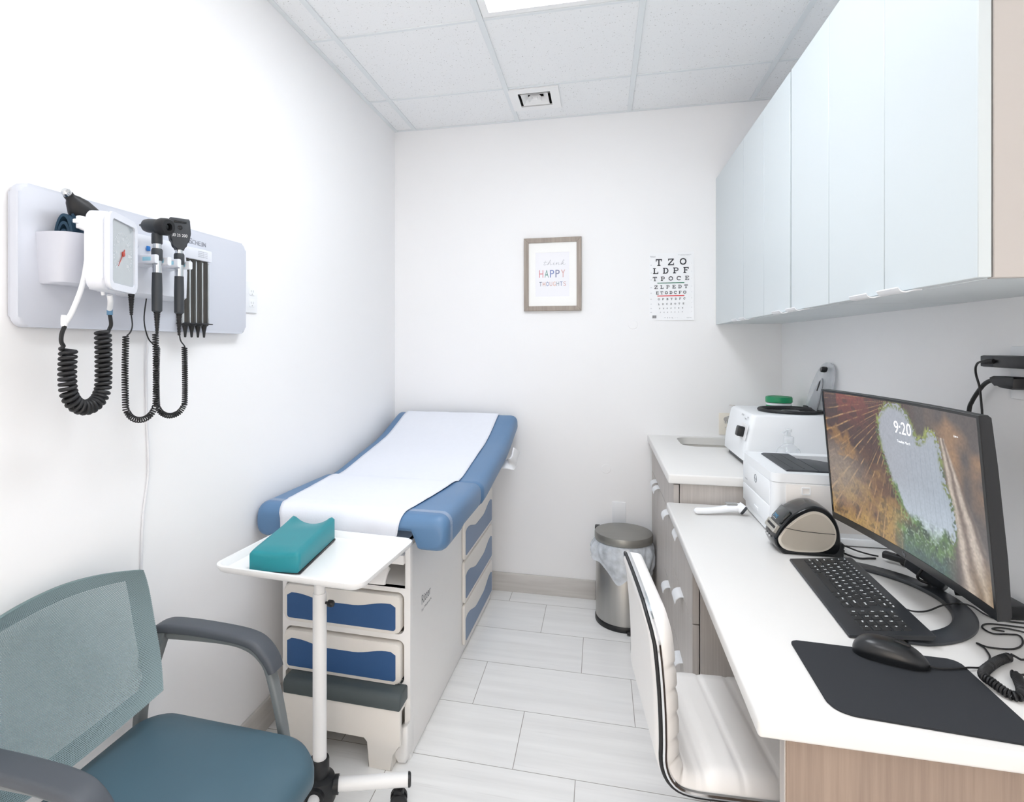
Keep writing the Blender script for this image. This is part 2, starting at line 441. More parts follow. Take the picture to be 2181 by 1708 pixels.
# air vent
t = thing('air_vent', 'small square white four-way air vent in the ceiling', 'vent', (VC[0], VC[1], ZC))
bm = bm_new()
sq = lambda s: [(VC[0] - s, VC[1] - s), (VC[0] + s, VC[1] - s), (VC[0] + s, VC[1] + s), (VC[0] - s, VC[1] + s)]
plate(bm, sq(.125), [sq(.081)], 'z', ZC - .008, ZC - .001); obj('frame', bm, M['white_metal'], t)
bm = bm_new(); box(bm, (VC[0] - VS, VC[1] - VS, ZC + .055), (VC[0] + VS, VC[1] + VS, ZC + .06))
for sx, sy in ((1, 0), (-1, 0), (0, 1), (0, -1)):
    if sx: box(bm, (VC[0] + sx * VS, VC[1] - VS, ZC), (VC[0] + sx * (VS - .002), VC[1] + VS, ZC + .055))
    else: box(bm, (VC[0] - VS, VC[1] + sy * VS, ZC), (VC[0] + VS, VC[1] + sy * (VS - .002), ZC + .055))
obj('duct', bm, M['mesh_dark'], t, label='dark duct behind the vent')
for s0, s1 in ((.040, .068), (.010, .032)):
    bm = bm_new()
    A = [(VC[0] + dx * s1, VC[1] + dy * s1, ZC - .007) for dx, dy in ((-1, -1), (1, -1), (1, 1), (-1, 1))]
    B = [(VC[0] + dx * s0, VC[1] + dy * s0, ZC + .022) for dx, dy in ((-1, -1), (1, -1), (1, 1), (-1, 1))]
    B2 = [(x, y, z + .002) for x, y, z in B]; A2 = [(x, y, z + .002) for x, y, z in A]
    loft(bm, [A, B, B2, A2], False, True); obj('louver', bm, M['white_metal'], t)
bm = bm_new(); box(bm, (VC[0] - .012, VC[1] - .012, ZC - .006), (VC[0] + .012, VC[1] + .012, ZC + .02)); box(bm, (VC[0] - .082, VC[1] - .002, ZC + .02), (VC[0] + .082, VC[1] + .002, ZC + .026)); obj('center_bracket', bm, M['white_metal'], t)
# ================================================================== wall diagnostic board
# frame along the wall: A(y, d, z) is d metres out from the left wall
def A(y, d, z): return Vector((XL + d, y, z))
t = thing('diagnostic_board', 'pale grey wall board with instrument holder, pressure gauge and storage basket', 'medical board', (XL, 1.31, 1.585))
bm = bm_new(); prism(bm, rrect(.93, 1.435, 1.70, 1.735, .022), 'x', XL + .004, XL + .03, .008, 3); prism(bm, rrect(.945, 1.45, 1.685, 1.72, .02), 'x', XL + .0008, XL + .006)
obj('backboard', bm, mat('board_grey', '#ccd0da', .38, var=.01, vscale=5), t)
M['board_light'] = mat('board_white', '#dfe2ea', .35, var=.01)
M['basket'] = mat('basket_grey', '#c9ccd6', .38, var=.015)
# storage basket: a half-round tray, open on top
def basket_ring(z, ins, flare):
    out = []
    y0, y1, d1 = .965 + ins * .6, 1.166 - ins * .6, .112 - ins + flare
    for k in range(17):
        a = PI * k / 16
        yy = (y0 + y1) / 2 - math.copysign(abs(math.cos(a)) ** .45, math.cos(a)) * (y1 - y0) / 2
        dd = .03 + (d1 - .03) * abs(math.sin(a)) ** .55
        out.append(A(yy, dd, z))
    return out
bm = bm_new()
outer = [basket_ring(z, i, f) for z, i, f in ((1.528, .022, -.012), (1.532, .016, -.008), (1.56, .012, -.004), (1.632, .004, .004), (1.637, .003, .005))]
inner = [basket_ring(z, i, f) for z, i, f in ((1.637, .008, .003), (1.56, .016, -.006), (1.535, .02, -.012))]
R = [[bm.verts.new(p) for p in r] for r in outer + inner]
for a, b_ in zip(R, R[1:]):
    for i in range(16): bm.faces.new((a[i], a[i + 1], b_[i + 1], b_[i]))
bm.faces.new(R[0][::-1]); bm.faces.new(R[-1])
obj('storage_basket', bm, M['basket'], t)
bm = bm_new(); box(bm, A(1.07, .095, 1.524), A(1.085, .118, 1.541), .002); lathe(bm, [(.004, 0), (.004, .012)], A(1.055, .1, 1.517), 10); obj('basket_clip', bm, M['board_light'], t)
# power unit with the two holder arms
bm = bm_new()
prof = [(.03, 1.518), (.058, 1.52), (.07, 1.528), (.073, 1.60), (.066, 1.655), (.05, 1.68), (.03, 1.685)]
def unit_ring(y, s): return [A(y, .03 + (d - .03) * s, 1.6 + (z - 1.6) * (.9 + .1 * s)) for d, z in prof]
loft(bm, [unit_ring(1.17, .75), unit_ring(1.178, .95), unit_ring(1.19, 1.0), unit_ring(1.36, 1.0), unit_ring(1.372, .93), unit_ring(1.378, .75)]); obj('power_unit', bm, M['board_light'], t)
M['ice_blue'] = mat('ice_blue_plastic', '#a4d8ea', .25, var=.05)
for yc in (1.202, 1.278):
    bm = bm_new()
    sec = lambda d, w_, z0, z1: [A(yc + y, d, z) for y, z in rrect(-w_, z0, w_, z1, .007, 3)]
    loft(bm, [sec(.06, .030, 1.591, 1.626), sec(.085, .028, 1.594, 1.622), sec(.1, .027, 1.596, 1.619)])
    for s in (-1, 1):                                               # fork left and right of the handle
        loft(bm, [[A(yc + s * .021 + y, d, z) for y, z in rrect(-.0065, 1.597, .0065, 1.618, .004, 3)] for d in (.095, .13, .14)])
    ha = obj('holder_arm', bm, M['board_light'], t)
    for s in (-1, 1):
        bm = bm_new(); loft(bm, [[A(yc + s * .021 + y, d, z) for y, z in rrect(-.0068, 1.60, .0068, 1.615, .004, 3)] for d in (.105, .1285)])
        obj('holder_tip', bm, M['ice_blue'], ha, label='ice blue clear tip of the holder arm')
bm = bm_new(); box(bm, A(1.2245, .0695, 1.637), A(1.2345, .0742, 1.649), .001); obj('power_button', bm, mat('button_blue', '#2f7fd0', .4), t, label='small blue power button')
# gauge, turned 23 degrees away along the wall
G = basis(A(1.037, .175, 1.595), Vector((-.39, .92, 0)), Vector((0, 0, 1)), Vector((.92, .39, 0))) @ Matrix.Scale(1.09, 4)   # x across, y up, z out of the dial
bm = bm_new(); prism(bm, rrect(-.066, -.075, .066, .075, .02), 'z', -.036, -.004, .006, 3); prism(bm, rrect(-.063, -.072, .063, .072, .02), 'z', -.006, .004, .004, 2)
xf(bm, G); tube(bm, smooth_path([G @ Vector((.052, .045, -.03)), A(1.13, .10, 1.65), A(1.165, .075, 1.65), A(1.20, .06, 1.645)], 5), .009, 12); gz = obj('pressure_gauge', bm, M['board_light'], t)
bm = bm_new(); plate(bm, rrect(-.066, -.075, .066, .075, .02), [rrect(-.053, -.062, .053, .062, .008)], 'z', .003, .008)
xf(bm, G); obj('bezel', bm, M['board_light'], gz)
bm = bm_new(); prism(bm, rrect(-.053, -.062, .053, .062, .008), 'z', .0035, .0045); xf(bm, G)
obj('dial', bm, mat('dial_grey', '#aeb6ba', .12, var=.03, coat=1.0), gz, label='grey glossy dial face')
bm = bm_new()
for i in range(31):                                                  # pressure scale
    a = math.radians(225 - 270 * i / 30); r0, r1 = (.036, .043) if i % 5 == 0 else (.039, .043)
    p = Vector((math.cos(a), math.sin(a), 0)); q = Vector((-p.y, p.x, 0)) * .0006
    vs = [p * r0 - q, p * r1 - q, p * r1 + q, p * r0 + q]; bm.faces.new([bm.verts.new(v + Vector((0, 0, .005))) for v in vs])
for i in range(7):
    a = math.radians(225 - 270 * i / 6); text(bm, str(i * 50), (math.cos(a) * .03, math.sin(a) * .03 - .003, .0046), (1, 0, 0), (0, 1, 0), .0055, center=True)
xf(bm, G); obj('scale', bm, mat('scale_white', '#f0f2f4', .5), gz, flat=True)
bm = bm_new(); prism(bm, [(-.0015, -.012), (.0015, -.012), (.0004, .034), (-.0004, .034)], 'z', .0052, .006); lathe(bm, [(.005, .0048), (.005, .0075), (.002, .0085)], (0, 0, 0), 16); xf(bm, T(0, 0, 0)); xf(bm, G @ RZ(140)); obj('needle', bm, mat('needle_red', '#b3473c', .4), gz)
# speculum dispenser: four dark tubes behind a label strip
sd = None
bm = bm_new(); prism(bm, rrect(1.372, 1.643, 1.487, 1.676, .004, 3), 'x', XL + .03, XL + .062, .002); sd = obj('speculum_dispenser', bm, M['board_light'], t)
for i in range(4):
    y = 1.390 + i * .0262
    bm = bm_new(); prism(bm, circle(0, 0, .0105, 14), 'z', 1.458, 1.648); xf(bm, T(XL + .048, y, 0)); obj('speculum_tube', bm, mat('tube_smoke', '#35332f', .3, var=.12, vscale=60) if i == 0 else bpy.data.materials['tube_smoke'], sd)
    bm = bm_new(); lathe(bm, [(.0125, 1.462), (.0125, 1.455), (.008, 1.452), (.0045, 1.435), (.003, 1.420), (.0005, 1.419)], (XL + .048, y, 0), 12); obj('speculum_tip', bm, M['black_plastic'], sd)
bm = bm_new()
for i in range(5): box(bm, A(1.3764 + i * .0262 - .0025, .031, 1.458), A(1.3764 + i * .0262 + .0025, .055, 1.64), .001, 1)
obj('divider', bm, clear('clear_rib', '#cfd6da', .75, .15), sd, label='clear plastic ribs between the tubes')
bm = bm_new(); box(bm, A(1.374, .03, 1.457), A(1.486, .066, 1.4605), .001, 1); obj('end_plate', bm, M['black_plastic'], sd, label='black bottom plate')
bm = bm_new()
for i in range(4): text(bm, 'DISPENSER TIPS', A(1.425, .0625, 1.667 - i * .005), (0, 1, 0), (0, 0, 1), .0022, width=.04)
obj('label_print', bm, M['text_grey'], sd, flat=True)
# maker lettering on the board
bm = bm_new(); yy = 1.352
for ch, hh in zip('HENRY SCHEIN', (1.25, 1, 1, 1, 1, 0, 1.25, 1, 1, 1, 1, 1)):
    if ch != ' ': text(bm, ch, A(yy, .0305, 1.693), (0, 1, 0), (0, 0, 1), .0125 * hh, width=.0045 if ch == 'I' else .0112 * hh)
    yy += .007 if ch in 'I ' else .0135
obj('lettering', bm, mat('letter_grey', '#8d9099', .6), t, flat=True)
# mains lead down the wall
bm = bm_new(); tube(bm, smooth_path([A(1.30, .012, 1.445), A(1.296, .006, 1.35), A(1.298, .005, 1.19), A(1.303, .005, 1.06), A(1.285, .005, .94), A(1.279, .005, .80), A(1.279, .005, .46), A(1.279, .006, .4)], 10), .0032, 8); obj('power_lead', bm, mat('lead_white', '#dfe0e4', .4), t, label='thin white power lead hanging down the wall')

# ------------------------------------------------------------------ hand instruments and their coiled leads
def instrument(name, label, yc, zt, cord):
    t = thing(name, label, 'medical instrument', A(yc, .122, 1.43))
    c = A(yc, .122, .004)
    bm = bm_new(); lathe(bm, [(.009, 1.475), (.0118, 1.478), (.0122, 1.53), (.0112, 1.572)], c, 20); obj('handle', bm, M['dark_grey'], t)
    bm = bm_new(); lathe(bm, [(.0106, 1.571), (.0106, 1.603)], c, 20); obj('chrome_sleeve', bm, M['chrome'], t, label='chrome sleeve')
    bm = bm_new(); lathe(bm, [(.0098, 1.628), (.0098, zt)], c, 20); obj('chrome_collar', bm, M['chrome'], t, label='chrome collar')
    bm = bm_new(); lathe(bm, [(.0118, 1.602), (.0128, 1.606), (.0128, 1.628), (.011, 1.632)], c, 20); obj('grip_ring', bm, M['dark_grey'], t)
    bm = bm_new(); pr = [(.0085, 1.478)]
    for i in range(14): z = 1.474 - i * .004; r = .0078 - .0003 * i; pr += [(r, z), (r, z - .0022), (r - .0016, z - .0024), (r - .0016, z - .0038)]
    lathe(bm, pr, c, 12); obj('strain_relief', bm, M['black_rubber'], t)
    return t, c
def uloop(a, b_, bot):
    """hanging loop from a down and up to b_"""
    a, b_ = Vector(a), Vector(b_); m = (a + b_) / 2; h = min(a.z, b_.z) - bot
    q = [a]
    w_ = (b_ - a) * .5
    q += [a.lerp(Vector((a.x, a.y, bot)), .4) - w_ * .06, Vector((a.x, a.y, bot + abs(w_.length) * .95)) - w_ * .02]
    for k in range(1, 8):
        an = PI + PI * k / 8
        q.append(Vector((m.x, m.y, bot + w_.length * .95)) + Vector((w_.x * math.cos(an), w_.y * math.cos(an), w_.length * .95 * math.sin(an))))
    q += [Vector((b_.x, b_.y, bot + abs(w_.length) * .95)) + w_ * .02, b_.lerp(Vector((b_.x, b_.y, bot)), .4) + w_ * .04, b_]
    return smooth_path(q, 8)
t, c = instrument('otoscope', 'black otoscope with tube-shaped head in the left holder of the wall board', 1.202, 1.645, None)
bm = bm_new(); lathe(bm, [(.012, 1.644), (.0125, 1.646), (.0125, 1.668), (.0105, 1.67)], c, 20); obj('neck', bm, M['dark_grey'], t)
ax = Vector((.80, -.10, -.10)).normalized(); hc = A(1.202, .118, 1.692)
HM = basis(hc, ax.cross(Vector((0, 0, 1))).normalized(), ax.cross(ax.cross(Vector((0, 0, 1)))).normalized(), ax)
bm = bm_new(); lathe(bm, [(.0, -.052), (.0025, -.05), (.006, -.036), (.0145, -.03), (.0165, -.02), (.0165, .012), (.015, .014)], (0, 0, 0), 24)
xf(bm, HM @ Matrix.Scale(1.06, 4)); lathe(bm, [(.0095, 1.668), (.011, 1.682)], c, 16); obj('head', bm, M['dark_grey'], t)
bm = bm_new(); lathe(bm, [(.0155, .012), (.0185, .014), (.02, .02), (.02, .036), (.0175, .041), (.009, .042), (.0085, .034), (0, .034)], (0, 0, 0), 24); xf(bm, HM @ Matrix.Scale(1.06, 4)); obj('eyepiece', bm, M['black_rubber'], t)
bm = bm_new(); lathe(bm, [(.0, .0345), (.008, .0345), (.008, .036), (0, .0375)], (0, 0, 0), 16); xf(bm, HM @ Matrix.Scale(1.06, 4)); obj('lens', bm, M['black_gloss'], t)
pth = uloop(A(1.135, .095, 1.418), A(1.216, .105, 1.425), 1.215)
bm = bm_new(); L1 = smooth_path([A(1.172, .075, 1.47), A(1.172, .078, 1.445), A(1.155, .088, 1.428), pth[0]], 6); tube(bm, L1[:-2] + coil(pth, .0062, 78) + [A(1.217, .108, 1.43), A(1.208, .118, 1.428), A(1.202, .122, 1.435)], .0017, 6)
pr = [(.0075, 1.522)]
for i in range(12): z = 1.518 - i * .004; r = .0072 - .0003 * i; pr += [(r, z), (r, z - .0022), (r - .0014, z - .0024), (r - .0014, z - .0038)]
lathe(bm, pr, A(1.172, .075, 0), 12); obj('coiled_cord', bm, M['black_rubber'], t)
t, c = instrument('ophthalmoscope', 'black ophthalmoscope with flat shield-shaped head in the right holder', 1.278, 1.642, None)
ex = Vector((.60, .80, 0)); ez = Vector((.80, -.60, 0)); HM = basis(A(1.278, .122, 1.644), ex, Vector((0, 0, 1)), ez)
bm = bm_new(); prism(bm, [(-.010, .0), (.010, .0), (.012, .012), (.023, .024), (.027, .045), (.0245, .078), (.022, .083), (-.022, .083), (-.0245, .078), (-.027, .045), (-.023, .024), (-.012, .012)], 'z', -.009, .011, .004, 3); xf(bm, HM); obj('head', bm, M['dark_grey'], t)
bm = bm_new(); box(bm, (-.015, .070, .0105), (.015, .075, .0125), .0008); lathe(bm, [(.006, .0105), (.006, .012), (.003, .0125), (.0028, .0108), (0, .0108)], (0, .058, 0), 16); xf(bm, HM); obj('viewing_window', bm, M['black_gloss'], t)
bm = bm_new(); text(bm, '30 25 200', (-.019, .034, .0112), (1, 0, 0), (0, 1, 0), .0075, width=.036); xf(bm, HM); obj('dial_marks', bm, mat('marks_white', '#e6e7e9', .5), t, flat=True)
pth = uloop(A(1.25, .080, 1.392), A(1.318, .105, 1.392), 1.212)
bm = bm_new(); L1 = smooth_path([A(1.225, .07, 1.515), A(1.212, .075, 1.46), A(1.222, .078, 1.415), A(1.243, .08, 1.396), pth[0]], 6); tube(bm, L1[:-2] + coil(pth, .0062, 78) + smooth_path([A(1.308, .112, 1.397), A(1.288, .118, 1.41), A(1.279, .122, 1.43), A(1.278, .122, 1.437)], 5), .0017, 6); obj('coiled_cord', bm, M['black_rubber'], t)

# ------------------------------------------------------------------ blood pressure cuff resting in the basket
M['cuff'] = mat('cuff_navy', '#203f55', .7, var=.1, vscale=80, bump=.15, bscale=900)
t = thing('blood_pressure_cuff', 'rolled navy blood pressure cuff with black bulb in the wall basket', 'blood pressure cuff', A(1.09, .075, 1.54))
def fold(pts, th, w0, w1):
    b = bm_new(); sweep(b, smooth_path(pts, 6), [(-w0, -th), (w1, -th), (w1, th), (-w0, th)], up=(0, 1, 0)); return b
bm = bm_new()
# rolled band: flattened spiral standing in the basket, its axis along the wall
sp = []
for k in range(118):
    a = -.6 + 2 * PI * k / 45; r = .012 + .0005 * k / 3
    sp.append((XL + .066 + r * .8 * math.cos(a), r * 2.2 * math.sin(a)))
P = [Vector((x, 0, z)) for x, z in sp]
tn, F = frames(P, up=(0, 1, 0)); th = .0032
rings = []
for i, p in enumerate(P):
    nrm = Vector((-tn[i].z, 0, tn[i].x)) * th
    zt = p.z + 1.613
    rings.append([Vector((p.x, 1.0, zt)) + nrm, Vector((p.x, 1.10, zt - .004)) + nrm, Vector((p.x, 1.10, zt - .004)) - nrm, Vector((p.x, 1.0, zt)) - nrm])
loft(bm, rings); obj('cuff', bm, M['cuff'], t, angle=60)
bm = bm_new(); grid(bm, lambda u, v: A(1.008 + .085 * u + .006 * v, .086 - .010 * v + .004 * math.sin(u * 4), 1.605 + .093 * v - .04 * u * v), 10, 8, Vector((-.006, 0, 0))); obj('cuff_flap', bm, M['cuff'], t)
bm = bm_new()
quad(bm, A(1.016, .0785, 1.674), (0, 1, -.15), (-.1, .15, 1), .024, .010); obj('cuff_label', bm, mat('cuff_print_white', '#b9c6cf', .7), t, flat=True)
bm = bm_new()
for i in range(3): quad(bm, A(1.04, .0835, 1.648 - i * .006), (0, 1, -.45), (-.08, .3, 1), .045, .0022)
obj('cuff_print', bm, bpy.data.materials['cuff_print_white'], t, flat=True)
bm = bm_new(); ax = Vector((.12, -.80, .55)).normalized(); bc = A(1.043, .072, 1.69)
BM = basis(bc, ax.cross(Vector((1, 0, 0))).normalized(), ax.cross(ax.cross(Vector((1, 0, 0)))).normalized(), ax)
lathe(bm, [(.004, -.07), (.018, -.06), (.0255, -.035), (.0265, -.01), (.022, .015), (.014, .033), (.009, .04), (.009, .048), (.007, .049)], (0, 0, 0), 24); xf(bm, BM @ Matrix.Scale(1.12, 4)); obj('squeeze_bulb', bm, M['black_rubber'], t)
bm = bm_new(); lathe(bm, [(.0075, .048), (.0085, .05), (.0085, .056), (.005, .06), (0, .06)], (0, 0, 0), 16); xf(bm, BM @ Matrix.Scale(1.12, 4)); obj('bulb_valve', bm, M['chrome'], t, label='chrome end valve')
bm = bm_new(); cc = A(1.013, .100, 1.662)
box(bm, cc + Vector((-.006, -.011, -.014)), cc + Vector((.006, .011, .014)), .003); box(bm, cc + Vector((-.004, -.02, -.004)), cc + Vector((.004, .02, .005)), .002); obj('hose_connector', bm, M['white_plastic'], t)
bm = bm_new()
tube(bm, smooth_path([cc + Vector((0, -.004, -.01)), A(1.008, .122, 1.64), A(1.003, .1275, 1.605), A(.990, .1275, 1.53), A(.977, .115, 1.47), A(.968, .106, 1.443)], 8), .0055, 10)
lathe(bm, [(.0058, 0), (.0068, .004), (.0068, .018), (.0056, .024)], A(.967, .105, 1.436), 12)
tube(bm, smooth_path([cc + Vector((0, .004, -.01)), A(1.012, .119, 1.642), A(1.006, .125, 1.608), A(1.016, .125, 1.57), A(1.034, .1245, 1.535), A(1.044, .124, 1.508)], 8), .004, 10)
tube(bm, smooth_path([A(1.044, .140, 1.508), A(1.05, .136, 1.498), A(1.066, .12, 1.488), A(1.078, .106, 1.478)], 6), .0058, 10); obj('white_tubing', bm, M['white_plastic'], t, label='white rubber tubing')
bm = bm_new(); lathe(bm, [(.0062, 0), (.0062, .014)], A(1.0785, .106, 1.466), 12); obj('blue_sleeve', bm, mat('sleeve_blue', '#5d87a8', .5), t, label='blue sleeve on the tubing')
pth = uloop(A(.976, .105, 1.393), A(1.066, .10, 1.428), 1.262)
bm = bm_new(); tube(bm, smooth_path([A(.966, .107, 1.437), A(.96, .106, 1.42), A(.96, .105, 1.404), pth[0] + Vector((0, -.010, .002))], 5)[:-1] + coil(pth, .0135, 33, 16)[4:] + smooth_path([A(1.083, .10, 1.434), A(1.086, .102, 1.445), A(1.0785, .106, 1.468)], 5), .0042, 8); obj('coiled_hose', bm, M['black_rubber'], t)

# ------------------------------------------------------------------ receptacles and plates
M['slot'] = mat('slot_shadow', '#b3b5b8', .7)
def outlet(name, label, o, ex, ez, w_, h, gang, cat='outlet', col='white_plastic', group=None):
    """plate centred at o on a wall; ex along the wall, ez out of it"""
    ex, ez = Vector(ex), Vector(ez); Mx = basis(o, ex, Vector((0, 0, 1)), ez)
    t = thing(name, label, cat, tuple(o), group=group)
    bm = bm_new(); prism(bm, rrect(-w_ / 2, -h / 2, w_ / 2, h / 2, .004, 3), 'z', 0, .006, .002); xf(bm, Mx); obj('cover_plate', bm, M[col], t)
    for s in gang:
        bm = bm_new(); prism(bm, rrect(-.0165, s - .014, .0165, s + .014, .006, 4), 'z', .004, .0075, .001); xf(bm, Mx); r = obj('receptacle', bm, M[col], t)
        bm = bm_new()
        for x, hh in ((-.006, .004), (.006, .0035)): box(bm, (x - .0011, s + .001 - hh, .0074), (x + .0011, s + .001 + hh, .0079))
        lathe(bm, [(.0022, .0074), (.0022, .0079), (0, .0079)], (0, s - .009, 0), 10); xf(bm, Mx); obj('slot', bm, M['slot'], r)
    return t
outlet('wall_outlet', 'white wall outlet plate beside the diagnostic board on the left wall', A(1.769, 0, 1.564), (0, -1, 0), (1, 0, 0), .068, .108, (-.02, .02), group=None)
outlet('blank_plate', 'blank white wall plate low on the back wall above the trash can', Vector((.1, D, .485)), (1, 0, 0), (0, -1, 0), .072, .115, ())
for lab, x, z in (('round white blank cover below the eye chart on the back wall', .173, 1.509), ('round white blank cover low on the bare middle of the back wall', .032, .72)):
    bm = bm_new(); lathe(bm, [(.026, 0), (.026, .002), (.022, .0035), (.0215, .0028), (0, .003)], (0, 0, 0), 32); xf(bm, basis((x, D, z), (1, 0, 0), (0, 0, 1), (0, -1, 0)))
    tag(obj('wall_disc', bm, M['wall'], loc=(x, D, z)), lab, 'wall cover')

# ================================================================== guest chair
t = thing('guest_chair', 'teal grey guest chair with curved mesh back and dark arms', 'chair', (-.88, 1.03, 0), 1)
Y0, Y1 = .775, 1.27
cy = (Y0 + Y1) / 2
# seat: rounded cushion, dropped at the front
def seat_top(u, v):
    x = -1.13 + .50 * u; y = .785 + .49 * v; s = 2 * v - 1
    x += (.035 * (1 - s * s)) * u
    e = max(abs(s), abs(2 * u - 1))
    z = .468 - .018 * abs(s) ** 6 - .045 * max(0, (u - .72) / .28) ** 2.4 - .02 * max(0, (.1 - u) / .1) ** 2
    return x, y, z
def seat_ring(k):
    pass
bm = bm_new(); n = 26
def edge_round(u): return u
outl = []
def contour(ins, z0):
    pts = []
    for px, py in rrect(-1.125 + ins, .785 + ins, -.652 - ins, 1.252 - ins, max(.075 - ins * .4, .012), 8):
        s = (py - 1.0285) / .2435
        fr = min(max((px + .80) / .17, 0), 1)
        x = px + .03 * (1 - s * s) * fr
        f = min(max((px + .86) / .25, 0), 1)
        pts.append(Vector((x, py, z0 - .04 * f ** 2.2)))
    return pts
rings = [contour(.03, .405), contour(.008, .408), contour(.0, .42), contour(.0, .445), contour(.006, .46), contour(.018, .469), contour(.04, .4745), contour(.08, .477), contour(.14, .478), contour(.19, .4785)]
loft(bm, rings); obj('seat', bm, M['chair_fabric'], t, angle=70)
# back: arched top, hollow toward the sitter
def bk(u, v):
    s = 2 * u - 1
    hw = .186 + .036 * (1 - abs(2 * v - 1.04) ** 2.4)
    y = cy - .034 + s * hw
    top = .872 - .024 * s * s * (1 if s > 0 else 0); bot = .525 + .042 * s * s
    z = bot + (top - bot) * v
    x = -1.072 - .085 * (z - .56) / .34 * .9 + .05 * s * s + .028 * (1 - abs(2 * v - 1) ** 2) * -1
    return Vector((x, y, z))
def mesh_fabric(name, hole):
    m, nt, b = base_mat(name)
    uv = N(nt, 'ShaderNodeUVMap'); sx = N(nt, 'ShaderNodeSeparateXYZ'); nt.links.new(uv.outputs[0], sx.inputs[0])
    P_ = .0042
    ra = MATH(nt, 'DIVIDE', sx.outputs[1], P_ * .8); row = MATH(nt, 'FLOOR', ra); fy = MATH(nt, 'SUBTRACT', MATH(nt, 'SUBTRACT', ra, row), .5)
    xa = MATH(nt, 'ADD', MATH(nt, 'DIVIDE', sx.outputs[0], P_), MATH(nt, 'MULTIPLY', row, .5)); fx = MATH(nt, 'SUBTRACT', MATH(nt, 'SUBTRACT', xa, MATH(nt, 'FLOOR', xa)), .5)
    d = MATH(nt, 'SQRT', MATH(nt, 'ADD', MATH(nt, 'MULTIPLY', fx, fx), MATH(nt, 'MULTIPLY', fy, fy)))
    hl = RAMP(nt, d, hole - .05, hole + .05, 1, 0)
    f = NOISE(nt, uv.outputs[0], 6)
    base = MIX(nt, f, rgb('#7e9296'), rgb('#8da0a4'))
    nt.links.new(base, b.inputs['Base Color']); b.inputs['Roughness'].default_value = .65
    nt.links.new(MATH(nt, 'SUBTRACT', 1.0, MATH(nt, 'MULTIPLY', hl, .9)), b.inputs['Alpha'])
    BUMP(nt, b, MATH(nt, 'SUBTRACT', 1.0, hl), .5, .001)
    return m
def surf(name, f, nu, nv, m, parent, uvf):
    bm = bm_new(); uvl = bm.loops.layers.uv.new('UVMap')
    G_ = grid(bm, f, nu, nv); idx = {}
    for i in range(nu + 1):
        for j in range(nv + 1): idx[G_[i][j]] = uvf(i / nu, j / nv)
    for fc in bm.faces:
        for l in fc.loops: l[uvl].uv = idx[l.vert]
    return obj(name, bm, m, parent, angle=80)
surf('mesh_back', bk, 30, 24, mesh_fabric('back_mesh', .29), t, lambda u, v: (u * .42, v * .36))
# the doubled rim of the mesh over its hidden frame
bm = bm_new()
def rim(k, inset, dx):
    out = []
    loop = [(i / 24, 0) for i in range(24)] + [(1, i / 20) for i in range(20)] + [(1 - i / 24, 1) for i in range(24)] + [(0, 1 - i / 20) for i in range(20)]
    for u, v in loop:
        p = bk(inset + u * (1 - 2 * inset), inset * 1.05 + v * (1 - 2.1 * inset)); out.append(p + Vector((dx, 0, 0)))
    return out
R_ = loft(bm, [rim(0, .0, -.002), rim(0, .0, -.012), rim(0, .03, -.014), rim(0, .085, -.012), rim(0, .085, -.004), rim(0, .03, -.001)], False, True)
obj('back_rim', bm, mat('rim_fabric', '#6f8587', .7, var=.06, vscale=500, bump=.3, bscale=900), t, angle=80)
def bar(path, w_, h, up=(0, 1, 0), n=6): 
    b = bm_new(); sweep(b, smooth_path(path, n), rrect(-w_ / 2, -h / 2, w_ / 2, h / 2, min(w_, h) * .3, 3), up=up); return b
M['chair_leg'] = mat('chair_leg_grey', '#7c8183', .42, metal=.25, var=.03)
for s, yy in ((1, Y1), (-1, Y0)):
    # arm pad
    b = bm_new(); ap = smooth_path([(-1.135, yy, .652), (-1.10, yy, .668), (-1.03, yy, .672), (-.93, yy, .669), (-.86, yy, .662), (-.825, yy, .648), (-.797, yy, .618), (-.785, yy, .592)], 7)
    ws = []
    for i in range(len(ap)): q = i / (len(ap) - 1); ws.append(.75 + .25 * min(1, q * 6) - .12 * max(0, q - .8) / .2)
    sweep(b, ap, [(a * 1.0, c_) for a, c_ in rrect(-.027, -.012, .027, .012, .009, 4)], up=(0, 1, 0), scale=None) if False else sweep(b, ap, [(c_, a) for a, c_ in rrect(-.027, -.012, .027, .012, .009, 4)], up=(0, 1, 0), scale=ws)
    obj('armrest', b, mat('arm_grey', '#4c5158', .5, var=.03, bump=.08, bscale=800) if s == 1 else bpy.data.materials['arm_grey'], t, angle=60)
    fl = [(-1.09, yy, .648), (-.93, yy, .653), (-.86, yy, .644), (-.818, yy, .618), (-.795, yy, .575), (-.765, yy, .45), (-.735, yy, .25), (-.70, yy, .012)]
    obj('front_leg', bar(fl, .018, .03), M['chair_leg'], t)
    rl = [(-1.105, yy - s * .004, .655), (-1.12, yy - s * .022, .58), (-1.142, yy - s * .04, .47), (-1.146, yy - s * .042, .30), (-1.152, yy - s * .036, .012)]
    obj('rear_leg', bar(rl, .022, .034), M['chair_leg'], t)
    for x, y_ in ((-.70, yy), (-1.152, yy - s * .036)):
        b = bm_new(); lathe(b, [(.017, 0), (.018, .004), (.015, .014), (0, .015)], (x, y_, 0), 16); obj('foot_glide', b, M['black_plastic'], t)
    b = bar([(-1.122, yy - s * .022, .60), (-1.118, yy - s * .045, .605), (-1.11, yy - s * .075, .61)], .016, .03, up=(0, 0, 1)); obj('back_bracket', b, M['chair_leg'], t)
b = bm_new()
for x in (-.80, -1.05): box(b, (x - .015, Y0, .385), (x + .015, Y1, .405), .003)
